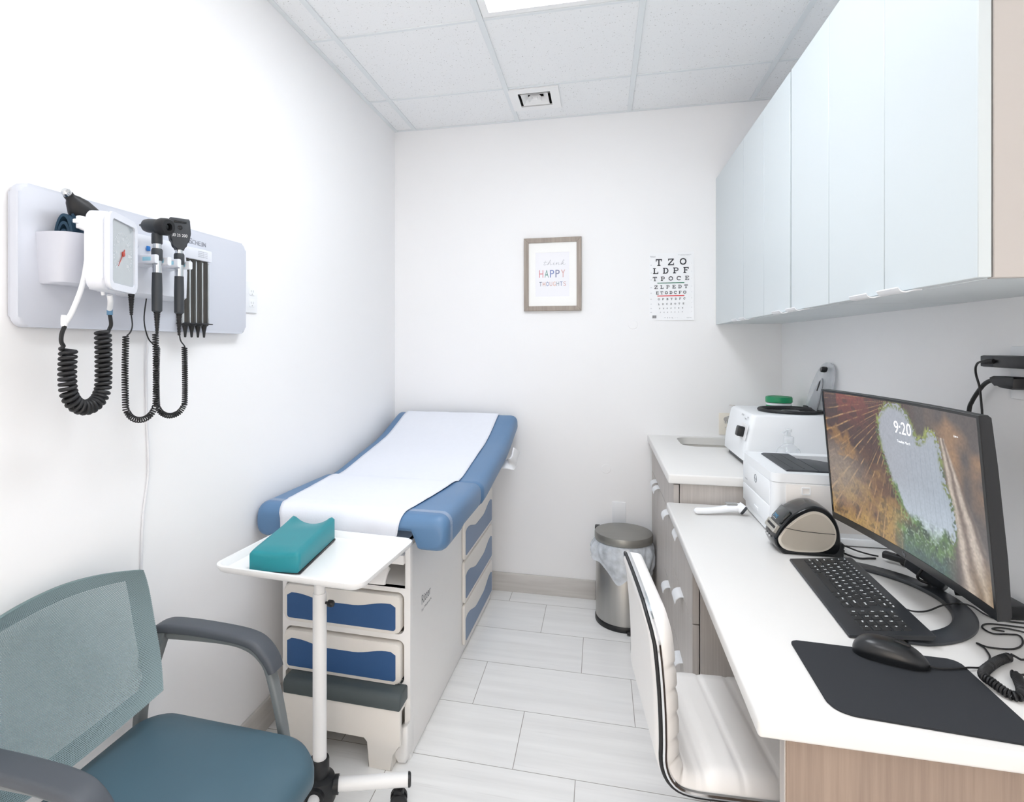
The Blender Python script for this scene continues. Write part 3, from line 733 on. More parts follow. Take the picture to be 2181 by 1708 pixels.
box(b, (-1.06, Y0 + .10, .383), (-.80, Y0 + .13, .404), .003); box(b, (-1.06, Y1 - .13, .383), (-.80, Y1 - .10, .404), .003); obj('seat_frame', b, M['chair_leg'], t)
# ================================================================== exam table (turned 1.5 degrees)
t = thing('exam_table', 'white exam table with blue padded top, blue drawer fronts and pull-out step', 'exam table', (-.84, 2.40, 0), -1.5)
BX0, BX1, BY0, BY1 = -.252, .232, -.57, .69
W_ = M['table_white']
DR = [(.425, .553), (.255, .392)]
bm = bm_new()                                                        # front fascia with real openings
op = [rrect(BX0 + .014, z0 - .007, BX1 - .004 - .018, z1 + .007, .022, 5) for z0, z1 in DR]
stepo = [(BX0 + .014, .0), (BX0 + .014, .235), (BX0 + .03, .252), (BX1 - .04, .252), (BX1 - .02, .235), (BX1 - .02, .115), (BX1 - .05, .085), (BX1 - .05, .0)]
out = [(BX0, 0), (BX0 + .012, 0), (BX0 + .012, .235), (BX0 + .03, .255), (BX1 - .042, .255), (BX1 - .02, .235), (BX1 - .02, .118), (BX1 - .05, .088), (BX1 - .056, .03), (BX1 - .045, 0), (BX1, 0), (BX1, .575), (BX0, .575)]
plate(bm, out, op, 'y', BY0, BY0 + .022); obj('front_fascia', bm, W_, t, local=True)
bm = bm_new()                                                        # shell: sides, back, shelf, deck
box(bm, (BX1 - .02, BY0 + .022, 0.004), (BX1, BY1, .735), .004); box(bm, (BX0, BY0 + .022, 0.004), (BX0 + .012, BY1, .735), .004)
box(bm, (BX0, BY1 - .02, 0.004), (BX1, BY1, .735), .003); box(bm, (BX0, BY0, .565), (BX1 - .02, BY0 + .25, .575), .002)
box(bm, (BX0, BY0 + .02, .715), (BX1, BY1, .735), .003); box(bm, (BX0 + .01, BY0 + .24, .57), (BX1 - .015, BY0 + .25, .72))
box(bm, (BX1 - .02, BY0, .57), (BX1, BY0 + .03, .735), .004); box(bm, (BX0, BY0, .57), (BX0 + .012, BY0 + .03, .735), .003)
obj('body', bm, W_, t, local=True)
bm = bm_new(); box(bm, (BX0 + .012, BY0 + .15, .004), (BX1 - .02, BY0 + .16, .566)); obj('inner_panel', bm, M['beige_plastic'], t, local=True)
bm = bm_new()                                                        # rounded foot at the front corner
prism(bm, [(BX1 - .055, .03), (BX1 - .05, .085), (BX1 - .025, .115), (BX1, .135), (BX1 + .001, .03), (BX1 - .008, .004), (BX1 - .035, .0)], 'y', BY0 - .028, BY0 + .04, .01, 3); obj('front_foot', bm, W_, t, local=True)
def wavy(x0, x1, z0, z1, m_, dip, axis_n=24):
    """outline of the coloured field: rounded, its top edge dipping toward the middle as a finger pull"""
    pts = []; r = .01
    for i in range(axis_n + 1):
        q = i / axis_n; x = x1 - (x1 - x0) * q
        s = min(max((abs(q - .5) - .12) / .3, 0), 1); s = s * s * (3 - 2 * s)
        zz = z1 - dip * (1 - s)
        if q * (x1 - x0) < r: zz -= r - math.sqrt(max(r * r - (r - q * (x1 - x0)) ** 2, 0))
        if (1 - q) * (x1 - x0) < r: zz -= r - math.sqrt(max(r * r - (r - (1 - q) * (x1 - x0)) ** 2, 0))
        pts.append((x, zz))
    for k in range(7): a = PI + PI / 2 * k / 6; pts.append((x0 + r + r * math.cos(a), z0 + r + r * math.sin(a)))
    for k in range(7): a = 1.5 * PI + PI / 2 * k / 6; pts.append((x1 - r + r * math.cos(a), z0 + r + r * math.sin(a)))
    return pts
for z0, z1 in DR:
    x0, x1 = BX0 + .016, BX1 - .03
    bm = bm_new(); prism(bm, rrect(x0, z0, x1, z1, .02, 6), 'y', BY0 - .016, BY0 + .12, .006, 3); d = obj('drawer', bm, M['beige_plastic'], t, local=True)
    bm = bm_new(); prism(bm, wavy(x0 + .012, x1 - .017, z0 + .011, z1 - .028, 0, .018), 'y', BY0 - .0172, BY0 - .01); obj('front_insert', bm, M['blue_insert'], d, local=True, label='blue drawer insert')
# pull-out step
SY = BY0 - .065
bm = bm_new(); sx0, sx1 = BX0 + .045, BX1 - .012
prism(bm, [(sx0, .205), (sx0, .08), (sx0 + .03, .05), (sx0 + .03, 0), (sx0 + .115, 0), (sx0 + .115, .085), (sx0 + .125, .1), (sx1 - .125, .1), (sx1 - .112, .085), (sx1 - .112, 0), (sx1 - .03, 0), (sx1 - .03, .055), (sx1, .085), (sx1, .205)], 'y', SY, SY + .02, .004, 2)
box(bm, (sx0 + .03, SY + .02, .0), (sx0 + .055, SY + .2, .2), .003); box(bm, (sx1 - .055, SY + .02, .0), (sx1 - .03, SY + .2, .2), .003); box(bm, (sx0, SY + .01, .19), (sx1, SY + .2, .206), .003)
st = obj('step', bm, M['beige_plastic'], t, local=True)
bm = bm_new(); prism(bm, [(SY - .004, .203), (SY - .006, .235), (SY, .247), (SY + .014, .253), (SY + .205, .25), (SY + .205, .203)], 'x', sx0 - .002, sx1 + .002, .006, 3); obj('tread', bm, mat('tread_grey', '#4b5456', .5, var=.05, bump=.1, bscale=900), st, local=True, label='dark grey rubber tread')
bm = bm_new(); lathe(bm, [(.0, -.012), (.028, -.012), (.03, -.008), (.03, .008), (.028, .012), (0, .012)], (sx0 + .075, SY + .06, .03), 20, 'x'); obj('step_roller', bm, M['black_plastic'], st, local=True)
# storage doors on the long side
for i, (z0, z1) in enumerate(((.43, .62), (.235, .42), (.045, .225))):
    y0, y1 = .09, BY1 - .012
    bm = bm_new(); prism(bm, rrect(y0, z0, y1, z1, .015, 4), 'x', BX1 + .0005, BX1 + .014, .004, 2); d = obj('side_door', bm, M['beige_plastic'], t, local=True)
    bm = bm_new(); prism(bm, wavy(y0 + .018, y1 - .018, z0 + .016, z1 - .056, 0, .034), 'x', BX1 + .012, BX1 + .0152); obj('door_insert', bm, mat('insert_slate', '#6f86a6', .4, var=.03) if i == 0 else bpy.data.materials['insert_slate'], d, local=True, label='slate blue door insert')
bm = bm_new(); text(bm, 'Ritter', (BX1 + .0003, BY0 + .115, .472), (0, 1, 0), (0, 0, 1), .033, width=.10); text(bm, 'by Midmark', (BX1 + .0003, BY0 + .115, .448), (0, 1, 0), (0, 0, 1), .009, width=.11); obj('lettering', bm, M['text_grey'], t, local=True, flat=True)
# open bay under the pad: foot extension, pan, release lever
bm = bm_new(); prism(bm, rrect(BX0 + .02, .695, BX1 - .035, .722, .008), 'y', BY0 + .005, BY0 + .2, .006, 2); obj('leg_extension', bm, M['blue_insert'], t, local=True, label='dark blue padded leg extension pushed in')
bm = bm_new(); box(bm, (BX0 + .02, BY0 - .005, .655), (BX1 - .022, BY0 + .2, .688), .004); obj('drain_pan', bm, W_, t, local=True)
bm = bm_new(); sweep(bm, smooth_path([(.132, BY0 + .09, .652), (.126, BY0 + .05, .648), (.122, BY0 + .01, .632), (.12, BY0 - .015, .604), (.12, BY0 - .018, .59)], 6), rrect(-.03, -.008, .03, .008, .006, 3), up=(0, 1, .3)); obj('release_lever', bm, W_, t, local=True)
bm = bm_new(); box(bm, (.158, BY0 + .232, .585), (.19, BY0 + .2395, .635)); obj('lever_slot', bm, M['mesh_dark'], t, local=True)
# upholstered top
PX0, PX1, PZ = -.33, .375, .842
def pad_loop(yv, top, bot, inset, notch, round_=.034):
    """cross-section of the pad; the notch lifts the underside in the middle"""
    x0, x1 = PX0 + inset, PX1 - inset; r = min(round_, (top - bot) * .48); pts = []
    n = 26
    for k in range(5): a = PI - PI / 2 * k / 4; pts.append((x0 + r + r * math.cos(a), top - r + r * math.sin(a)))
    for i in range(1, n): pts.append((x0 + r + (x1 - x0 - 2 * r) * i / n, top))
    for k in range(5): a = PI / 2 - PI / 2 * k / 4; pts.append((x1 - r + r * math.cos(a), top - r + r * math.sin(a)))
    for k in range(5): a = -PI / 2 * k / 4; pts.append((x1 - r + r * math.cos(a), bot + r + r * math.sin(a)))
    for i in range(1, n):
        x = x1 - r - (x1 - x0 - 2 * r) * i / n
        s = min(max((min(x - (x0 + .085), (x1 - .085) - x)) / .014, 0), 1); s = s * s * (3 - 2 * s)
        pts.append((x, bot + notch * s))
    for k in range(5): a = -PI / 2 - PI / 2 * k / 4; pts.append((x0 + r + r * math.cos(a), bot + r + r * math.sin(a)))
    return pts
SY0, SY1 = -.628, -.118
bm = bm_new(); rings = []
for k in range(9):                                                   # rolled front edge
    a = PI / 2 * k / 8; R_ = .042
    yv = SY0 + R_ - R_ * math.cos(PI / 2 - a) if False else SY0 + R_ * (1 - math.sin(a))
    ins = .03 * (1 - math.sin(a)) * 1.0
    rings.append((yv, PZ - R_ * (1 - math.cos(PI / 2 - a)) , .722 + .012 * (1 - math.sin(a)), ins, .062))
rings = [(SY0 + .042 * (1 - math.cos(b_)), PZ - .042 * (1 - math.sin(b_)), .724 + .02 * (1 - math.sin(b_)), .022 * (1 - math.sin(b_)), .056) for b_ in [PI / 2 * k / 8 for k in range(9)]]
rings += [(SY0 + .1, PZ, .724, 0, .056), (SY0 + .2, PZ, .726, 0, .045), (SY0 + .24, PZ, .735, 0, .0), (SY1 - .03, PZ - .002, .737, 0, 0), (SY1 - .01, PZ - .006, .74, .003, 0), (SY1, PZ - .016, .75, .012, 0)]
loft(bm, [[(x, y, z) for x, z in pad_loop(y, a, b_, i_, nt_)] for y, a, b_, i_, nt_ in rings]); obj('seat_cushion', bm, M['blue_vinyl'], t, local=True, angle=60)
top_line = smooth_path([(0, -.112, .83), (0, -.02, .838), (0, .15, .866), (0, .41, .909), (0, .565, .955), (0, .68, .995), (0, .742, 1.012)], 6)
tn, _ = frames(top_line); bm = bm_new(); rings = []
for i, p in enumerate(top_line):
    q = i / (len(top_line) - 1); e = min(q, 1 - q) * (len(top_line) - 1)
    sh = max(0, 1 - e / 2.0); th = .098 - .03 * sh; n_ = Vector((0, -tn[i].z, tn[i].y))
    lp = pad_loop(0, -.008 * sh * sh - .004 * sh, -th, .012 * sh, 0, .034)
    rings.append([(x, p.y + n_.y * z, p.z + n_.z * z) for x, z in lp])
loft(bm, rings); obj('back_cushion', bm, M['blue_vinyl'], t, local=True, angle=60)
bm = bm_new(); box(bm, (BX0 + .05, -.05, .735), (BX1 - .02, BY1 - .02, .76), .004); box(bm, (-.1, .3, .74), (.1, .33, .82), .003); obj('back_support', bm, W_, t, local=True)
bm = bm_new()                                                        # dark hinge shield between both cushions
box(bm, (PX1 - .03, -.135, .745), (PX1 - .008, -.10, .80), .006); obj('hinge_cover', bm, M['blue_insert'], t, local=True)
# clear protective band over each front corner
M['film'] = clear('clear_film', '#cfdcf0', .32, .06)
for side in (0, 1):
    bm = bm_new()
    lp = pad_loop(0, PZ + .0012, .7225, -.0012, 0)
    sel = [p for p in lp if (p[0] > .215 if side else p[0] < -.20)]
    sel = sorted(sel, key=lambda p: 0)
    idx = [i for i, p in enumerate(lp) if (p[0] > .215 if side else p[0] < -.20) and p[1] > .735]
    if not side: idx = [i for i in idx if i > 40] + [i for i in idx if i <= 40]
    P_ = [lp[i] for i in idx]
    R0 = [bm.verts.new((x, SY0 + .046, z)) for x, z in P_]; R1 = [bm.verts.new((x, SY0 + .072, z)) for x, z in P_]
    for i in range(len(P_) - 1): bm.faces.new((R0[i], R0[i + 1], R1[i + 1], R1[i]))
    obj('clear_band', bm, M['film'], t, local=True, label='clear plastic band over the cushion corner')
bm = bm_new(); sweep(bm, smooth_path([(PX1 - .03, .42, .80), (PX1 + .012, .43, .802), (PX1 + .03, .44, .82), (PX1 + .038, .452, .852), (PX1 + .042, .46, .87)], 6), rrect(-.035, -.004, .035, .004, .003, 2), up=(1, 0, .6)); obj('back_release_handle', bm, M['white_plastic'], t, local=True)
# paper strip
tp = bpy.data.objects['exam_table']
def paper_pt(u, v):
    """u across, v from the hanging front end up over the seat and back"""
    e0, e1 = -.272, .272
    s = v * 1.62
    drop = .088
    if s < drop: y = SY0 - .004 + .004 * math.sin(u * 9) - .006 * (1 - s / drop) * (1 if u < .85 else 3.2); z = PZ - .045 - drop + s; nx = 0
    elif s < drop + .066: a = (s - drop) / .066 * PI / 2; y = SY0 + .042 - .046 * math.cos(a); z = PZ - .042 + .0455 * math.sin(a)
    elif s < drop + .066 + .46: y = SY0 + .042 + (s - drop - .066); z = PZ + .0035 - .012 * max(0, (y + .2) / .09) ** 2
    else:
        q = (s - drop - .066 - .46) / (1.62 - drop - .066 - .46); p = top_line[min(int(q * (len(top_line) - 1)), len(top_line) - 2)]; p2 = top_line[min(int(q * (len(top_line) - 1)) + 1, len(top_line) - 1)]
        fr = q * (len(top_line) - 1) - int(q * (len(top_line) - 1)); p = p.lerp(p2, fr); y = p.y; z = p.z + .0035
    ins = 0
    if y < SY1: k = (SY1 - y) / (SY1 - SY0); ins = -.002 * k; e0 = -.272 + .035 * k + (.02 * max(0, 1 - s / .16)); e1 = .272 - .05 * k ** 1.5 - .022 * max(0, 1 - s / .14)
    if s < .19: e0 += .012 * abs(noise.noise((s * 60, 3.1, 0)))
    x = e0 + (e1 - e0) * u
    z += .0016 * noise.noise((x * 9, y * 7, 1.3)) + .001 * noise.noise((x * 30, y * 22, 7.7))
    return Vector((x, y, z + .001))
bm = bm_new(); grid(bm, paper_pt, 34, 110)
xf(bm, MATS['exam_table']); ep = obj('table_paper', bm, M['paper'], None, angle=80, loc=(-.84, 2.40, .86))
sm = ep.modifiers.new('thickness', 'SOLIDIFY'); sm.thickness = .0008; sm.offset = 1
tag(ep, 'white crinkled paper strip laid along the blue exam table', 'paper')

# ================================================================== tray stand and teal cushion
t = thing('tray_stand', 'white instrument tray on a wheeled pole in front of the exam table', 'tray stand', (-.815, 1.555, 0), -4)
TZ = .782
bm = bm_new()
def tray(ins, z, r): return [(x, y, z) for x, y in rrect(-.232 + ins, -.185 + ins, .232 - ins, .185 - ins, r, 6)]
loft(bm, [tray(.016, TZ - .022, .03), tray(.006, TZ - .016, .035), tray(.0, TZ - .004, .038), tray(.0, TZ + .001, .038), tray(.008, TZ + .0015, .034), tray(.013, TZ - .004, .03), tray(.022, TZ - .015, .026), tray(.04, TZ - .0165, .02)]); obj('tray', bm, M['white_metal'], t, local=True)
bm = bm_new(); box(bm, (-.16, -.012, TZ - .030), (.16, .012, TZ - .022), .002); tube(bm, [(0, 0, .60), (0, 0, TZ - .026)], .0165, 20); obj('tray_support', bm, M['white_metal'], t, local=True)
bm = bm_new(); lathe(bm, [(.0205, .10), (.0205, .655), (.019, .66), (0, .66)], (0, 0, 0), 24); obj('pole', bm, M['white_metal'], t, local=True)
bm = bm_new(); tube(bm, [(.02, 0, .632), (.034, 0, .632)], .004, 8); lathe(bm, [(.008, .028), (.0105, .031), (.0105, .042), (.008, .046), (0, .046)], (0, 0, .632), 8, 'x'); obj('lock_knob', bm, M['black_plastic'], t, local=True, label='black locking knob')
bm = bm_new(); lathe(bm, [(.0, .045), (.045, .045), (.047, .05), (.047, .1), (.043, .112), (.028, .118), (.028, .165), (.0265, .168), (.0215, .168)], (0, 0, 0), 24)
for a in (22, 205, 285):
    d_ = Vector((math.cos(math.radians(a)), math.sin(math.radians(a)), 0)); tube(bm, [d_ * .02 + Vector((0, 0, .085)), d_ * .056 + Vector((0, 0, .085))], .026, 16)
obj('hub', bm, M['black_plastic'], t, local=True)
for a, L_, r in ((22, .262, .0195), (205, .25, .0195), (285, .36, .0165)):
    d_ = Vector((math.cos(math.radians(a)), math.sin(math.radians(a)), 0)); e_ = d_ * L_ + Vector((0, 0, .085))
    bm = bm_new(); tube(bm, [d_ * .045 + Vector((0, 0, .085)), e_], r, 20); lg = obj('leg', bm, M['white_metal'], t, local=True)
    bm = bm_new(); tube(bm, [e_, e_ + d_ * .006, e_ + d_ * .009], [r * 1.04, r * 1.04, r * .8], 20); obj('end_cap', bm, M['black_plastic'], lg, local=True)
    w_ = e_ - d_ * .028; bm = bm_new(); sd_ = Vector((-d_.y, d_.x, 0))
    for s in (-1, 1): tube(bm, [w_ * Vector((1, 1, 0)).x * 0 + Vector((w_.x, w_.y, .026)) + sd_ * (s * .006), Vector((w_.x, w_.y, .026)) + sd_ * (s * .019)], .0255, 20)
    box(bm, (w_.x - .014, w_.y - .014, .03), (w_.x + .014, w_.y + .014, .062), .006); tube(bm, [(w_.x, w_.y, .05), (w_.x, w_.y, .075)], .006, 10); obj('caster', bm, M['black_rubber'], t, local=True)

# teal positioning cushion: a dished block
t = thing('positioning_cushion', 'teal vinyl positioning cushion lying on the white tray', 'cushion', (-.893, 1.549, TZ - .0148), 6)
bm = bm_new(); rings = []
NB = 22
for j in range(NB + 1):
    v = j / NB; y = -.143 + .286 * v; e = min(v, 1 - v); rr = .010
    ey = max(0, 1 - min(v, 1 - v) * .286 / rr); sh = rr * (1 - math.sqrt(max(0, 1 - ey * ey))) 
    pts = []; hw = .0735 - sh * .5
    for px, pz in rrect(-hw, .004, hw, .07, .008, 4):
        if pz > .05:
            s = px / hw; end = max(0, (v - .72) / .28) ** 1.5
            pz += .008 * abs(s) ** 3 * end - .018 * (1 - s * s) * end - .006 * (1 - s * s) * max(0, (.1 - v) / .1) - sh + .010 * v
        pts.append((px, y, pz))
    # finer top
    top = [p for p in pts]; rings.append(pts)
def cush_ring(v):
    y = -.138 + .28 * v; q = max(0, 1 - min(v, 1 - v) * .28 / .010); sh = .010 * (1 - math.sqrt(max(0, 1 - q * q)))
    hw = .0735 - sh * .4; out = [(-hw + .004, .004), (-hw, .008)]; end = max(0, (v - .62) / .38) ** 1.6; fr = max(0, (.12 - v) / .12)
    H_ = .06 + .012 * v
    n = 18
    for i in range(n + 1):
        s = -1 + 2 * i / n; ed = max(0, (abs(s) - .86) / .14); zz = H_ - .010 * (1 - math.sqrt(max(0, 1 - ed * ed)))
        zz += .008 * abs(s) ** 4 * end - .022 * max(0, 1 - (s * 1.25) ** 2) * end - .008 * max(0, 1 - s * s) * fr - sh
        out.append((s * hw, zz))
    out += [(hw, .008), (hw - .004, .004)]
    return [(x, y, z) for x, z in out]
bm.free(); bm = bm_new(); loft(bm, [cush_ring(v) for v in [0, .006, .015, .03, .05] + [.05 + .9 * k / 20 for k in range(1, 21)] + [.97, .985, .994, 1]]); obj('cover', bm, M['teal_vinyl'], t, local=True, angle=60)
bm = bm_new(); box(bm, (-.071, -.135, 0), (.0755, .14, .0065), .002); obj('base_pad', bm, M['black_rubber'], t, local=True, label='black underside')

# ================================================================== pictures on the back wall
t = thing('picture_frame', 'grey wooden picture frame with happy thoughts print on the back wall', 'picture', (-.259, D, 1.791))
bm = bm_new(); fx0, fx1, fz0, fz1 = -.418, -.1, 1.588, 1.995; fw = .0265
for pts, ax_ in (([(fx0, fz0), (fx1, fz0), (fx1 - fw, fz0 + fw), (fx0 + fw, fz0 + fw)], 0), ([(fx0, fz1), (fx1, fz1), (fx1 - fw, fz1 - fw), (fx0 + fw, fz1 - fw)], 0), ([(fx0, fz0), (fx0, fz1), (fx0 + fw, fz1 - fw), (fx0 + fw, fz0 + fw)], 1), ([(fx1, fz0), (fx1, fz1), (fx1 - fw, fz1 - fw), (fx1 - fw, fz0 + fw)], 1)):
    prism(bm, pts, 'y', D - .022, D - .001, .0015, 1)
obj('frame', bm, M['frame_wood'], t)
bm = bm_new(); plate(bm, [(fx0 + fw - .002, fz0 + fw - .002), (fx1 - fw + .002, fz0 + fw - .002), (fx1 - fw + .002, fz1 - fw + .002), (fx0 + fw - .002, fz1 - fw + .002)], [[(-.354, 1.668), (-.166, 1.668), (-.166, 1.914), (-.354, 1.914)]], 'y', D - .014, D - .0125); obj('mat_board', bm, mat('mat_board', '#f6f6f4', .8, var=.004), t)
bm = bm_new(); box(bm, (-.36, D - .0125, 1.66), (-.16, D - .0105, 1.92)); pr = obj('print', bm, mat('print_paper', '#f0f0f4', .8, var=.008), t)
bm = bm_new()
think = {'t': [[(.25, .95), (.12, .2), (.15, .03), (.32, .05), (.45, .2)], [(0, .62), (.5, .66)]], 'h': [[(-.08, .15), (.12, .5), (.3, 1.0), (.2, 1.05), (.08, .5), (0, 0), (.12, .35), (.3, .5), (.36, .38), (.3, .1), (.42, .03), (.55, .15)]],
         'i': [[(-.05, .15), (.1, .5), (.03, .12), (.1, .02), (.25, .15)], [(.14, .74), (.15, .76)]], 'n': [[(-.05, .15), (.06, .5), (.0, 0), (.12, .35), (.26, .5), (.33, .38), (.27, .1), (.36, .02), (.5, .15)]], 'k': [[(-.05, .15), (.12, .5), (.28, 1.0), (.18, 1.05), (.07, .5), (0, 0), (.15, .3), (.3, .47), (.24, .27), (.12, .24), (.28, .1), (.38, .0), (.55, .2)]]}
xx = -.312
for ch, adv in (('t', .026), ('h', .030), ('i', .016), ('n', .028), ('k', .03)):
    for st_ in think[ch]:
        P_ = [Vector((xx + (px + .12 * py) * .043, D - .0127, 1.843 + py * .026)) for px, py in st_]; tube(bm, smooth_path(P_, 5), .00045, 5)
    xx += adv
obj('script_lettering', bm, M['text_grey'], pr)
def word(s, x0, x1, z, h, cols, bold, parent):
    n = len(s); wd = {'I': .4}; pitch = (x1 - x0) / n
    for i, ch in enumerate(s):
        bm = bm_new(); text(bm, ch, (x0 + i * pitch, D - .0126, z), (1, 0, 0), (0, 0, 1), h, width=pitch * .76, bold=bold); obj('letter', bm, mat('ink_' + cols[i], cols[i], .7, var=.12, vscale=300) if 'ink_' + cols[i] not in bpy.data.materials else bpy.data.materials['ink_' + cols[i]], parent, flat=True)
word('HAPPY', -.333, -.182, 1.774, .042, ['#d98d93', '#7aa39a', '#7f8fc0', '#8388a8', '#d8a9a6'], .002, pr)
word('THOUGHTS', -.332, -.180, 1.726, .024, ['#7d8190', '#d39a86', '#6f7fae', '#cfa7a0', '#e0b3a4', '#8f9aa8', '#7486ae', '#d7b0b0'], .002, pr)

t = thing('eye_chart', 'white letter eye chart with green and red bars on the back wall', 'eye chart', (.372, D, 1.71))
bm = bm_new(); ew = lambda u, v: Vector((.259 + .226 * u, D - .0004 - .003 * max(0, .12 - v) / .12 * (.4 + u) - .002 * (u > .98), 1.5295 + .3615 * v)); grid(bm, ew, 8, 16, Vector((0, -.0006, 0))); sh_ = obj('sheet', bm, mat('chart_paper', '#f3f4f6', .6, var=.004), t)
def glyph(bm, ch, x, z, w_, h):
    """slab-serif test letters drawn on a five by five grid"""
    k = w_ / 5; kz = h / 5; Y = D - .0022; s = 1.0
    def R(a, b_, c_, d_): 
        bm.faces.new([bm.verts.new((x + p * k, Y, z + q * kz)) for p, q in ((a, b_), (c_, b_), (c_, d_), (a, d_))])
    def ring(cx, cz, rx, rz, t_, a0, a1, n=18):
        prev = None
        for i in range(n + 1):
            a = math.radians(a0 + (a1 - a0) * i / n); p = bm.verts.new((x + (cx + rx * math.cos(a)) * k, Y, z + (cz + rz * math.sin(a)) * kz)); q = bm.verts.new((x + (cx + (rx - t_) * math.cos(a)) * k, Y, z + (cz + (rz - t_) * math.sin(a)) * kz))
            if prev: bm.faces.new((prev[0], p, q, prev[1]))
            prev = (p, q)
    if ch == 'T': R(.2, 4.2, 4.8, 5); R(2.05, 0, 2.95, 4.2); R(.2, 3.2, .8, 4.2); R(4.2, 3.2, 4.8, 4.2); R(1.3, 0, 3.7, .6)
    if ch == 'Z':
        R(.4, 4.2, 4.6, 5); R(.3, 0, 4.7, .8); R(.4, 3.3, .9, 4.2); R(4.2, .8, 4.7, 1.8)
        bm.faces.new([bm.verts.new((x + p * k, Y, z + q * kz)) for p, q in ((.3, .8), (1.5, .8), (4.6, 4.2), (3.4, 4.2))])
    if ch == 'O': ring(2.5, 2.5, 2.5, 2.5, .9, 0, 360, 28)
    if ch == 'C': ring(2.5, 2.5, 2.5, 2.5, .9, 38, 322, 24); R(4.0, 3.1, 4.6, 4.7); 
    if ch == 'L': R(1, 0, 1.9, 5); R(.3, 4.4, 2.6, 5); R(.3, 0, 4.6, .8); R(4.0, .8, 4.6, 1.9)
    if ch == 'D': R(.8, 0, 1.7, 5); R(.2, 4.3, 2.6, 5); R(.2, 0, 2.6, .7); ring(2.5, 2.5, 2.2, 2.5, .85, -90, 90, 16)
    if ch == 'P': R(.9, 0, 1.8, 5); R(.3, 4.3, 3, 5); R(.3, 0, 2.6, .7); R(1.8, 1.9, 3, 2.6); ring(3, 3.45, 1.6, 1.55, .75, -90, 90, 14)
    if ch == 'F': R(1, 0, 1.9, 5); R(.4, 4.3, 4.6, 5); R(4, 3.3, 4.6, 4.3); R(1.9, 2.2, 3.4, 2.9); R(3, 1.7, 3.4, 3.4); R(.4, 0, 2.7, .7)
    if ch == 'E': R(1, 0, 1.9, 5); R(.4, 4.3, 4.6, 5); R(4, 3.4, 4.6, 4.3); R(1.9, 2.2, 3.4, 2.9); R(3, 1.7, 3.4, 3.4); R(.4, 0, 4.7, .7); R(4.1, .7, 4.7, 1.7)
for s, x0, x1, z0, h in (('TZO', .290, .447, 1.8225, .036), ('LDPF', .275, .4605, 1.779, .031), ('TPOCE', .275, .461, 1.741, .0225), ('ZLPEDT', .283, .454, 1.6985, .0185), ('ETODCFO', .291, .446, 1.669, .0155), ('OPETDFC', .302, .442, 1.638, .0105), ('LDCZOTE', .303, .436, 1.612, .0088), ('PZCFTDE', .308, .431, 1.590, .0065), ('FZDPCLO', .313, .428, 1.570, .0045)):
    bm = bm_new(); w_ = h * (.95 if len(s) < 4 else 1.02)
    for i, ch in enumerate(s): glyph(bm, ch, x0 + (x1 - x0 - w_) * i / (len(s) - 1), z0 + .0018 * i / (len(s) - 1), w_, h)
    obj('letter_row', bm, M['ink'], sh_, flat=True)
for x0, x1, z, c_, nm in ((.299, .436, 1.7275, '#2f7d61', 'green_bar'), (.299, .436, 1.6585, '#dd3a3e', 'red_bar')):
    bm = bm_new(); quad(bm, (x0, D - .0022, z), (1, 0, 0), (0, 0, 1), x1 - x0, .0042); obj(nm, bm, mat(nm, c_, .6), sh_, flat=True)
bm = bm_new()
for i in range(14): quad(bm, (.274 + i * .0015, D - .0032, 1.541), (1, 0, 0), (0, 0, 1), .0006 + .0006 * (i % 3 == 0), .0155)
obj('bar_code', bm, M['ink'], sh_, flat=True)
bm = bm_new(); text(bm, 'McKesson', (.264, D - .002, 1.868), (1, 0, 0), (0, 0, 1), .0085, width=.026)
for i in range(2): text(bm, 'READ THE CHART AT TWENTY FEET', (.405 + .012 * i, D - .002, 1.8775 - i * .004), (1, 0, 0), (0, 0, 1), .0024, width=.066 - .02 * i)
text(bm, '+ I I L : -', (.333, D - .0036, 1.541), (1, 0, 0), (0, 0, 1), .005, width=.07); text(bm, 'REF 63', (.448, D - .0046, 1.541), (1, 0, 0), (0, 0, 1), .003, width=.026)
for i, z in enumerate((1.825, 1.783, 1.746, 1.704, 1.674, 1.642, 1.616, 1.592, 1.571)):
    text(bm, ['100', '70', '50', '40', '30', '25', '20', '15', '10'][i], (.264, D - .002, z), (1, 0, 0), (0, 0, 1), .0035, width=.007); text(bm, str(i + 1), (.472, D - .002, z + .004), (1, 0, 0), (0, 0, 1), .004)
obj('small_print', bm, M['text_grey'], sh_, flat=True)

# ================================================================== trash can and its bag
BC = (.116, 2.995)
t = thing('trash_can', 'round steel trash can with flat lid standing by the base cabinets', 'trash can', (BC[0], BC[1], 0))
bm = bm_new(); lathe(bm, [(.130, .02), (.1365, .022), (.1365, .405), (.134, .41), (.13, .41), (.13, .03)], (BC[0], BC[1], 0), 48); obj('body', bm, M['steel'], t)
bm = bm_new(); lathe(bm, [(.0, .0), (.139, .0), (.141, .004), (.141, .022), (.138, .027), (.12, .028)], (BC[0], BC[1], 0), 48); obj('base_ring', bm, M['black_plastic'], t)
bm = bm_new(); lathe(bm, [(.0, .415), (.142, .415), (.144, .418), (.144, .444), (.1405, .451), (.135, .4525), (0, .456)], (BC[0], BC[1], 0), 48); obj('lid', bm, M['lid_steel'], t)
bm = bm_new(); hx, hy = BC[0] - .142 * math.cos(.55), BC[1] + .142 * math.sin(.55); box(bm, (hx - .022, hy - .02, .417), (hx + .006, hy + .026, .449), .006); obj('hinge', bm, M['black_plastic'], t)
bm = bm_new(); box(bm, (BC[0] + .01, BC[1] - .165, .004), (BC[0] + .07, BC[1] - .132, .014), .003); obj('pedal', bm, M['black_plastic'], t)
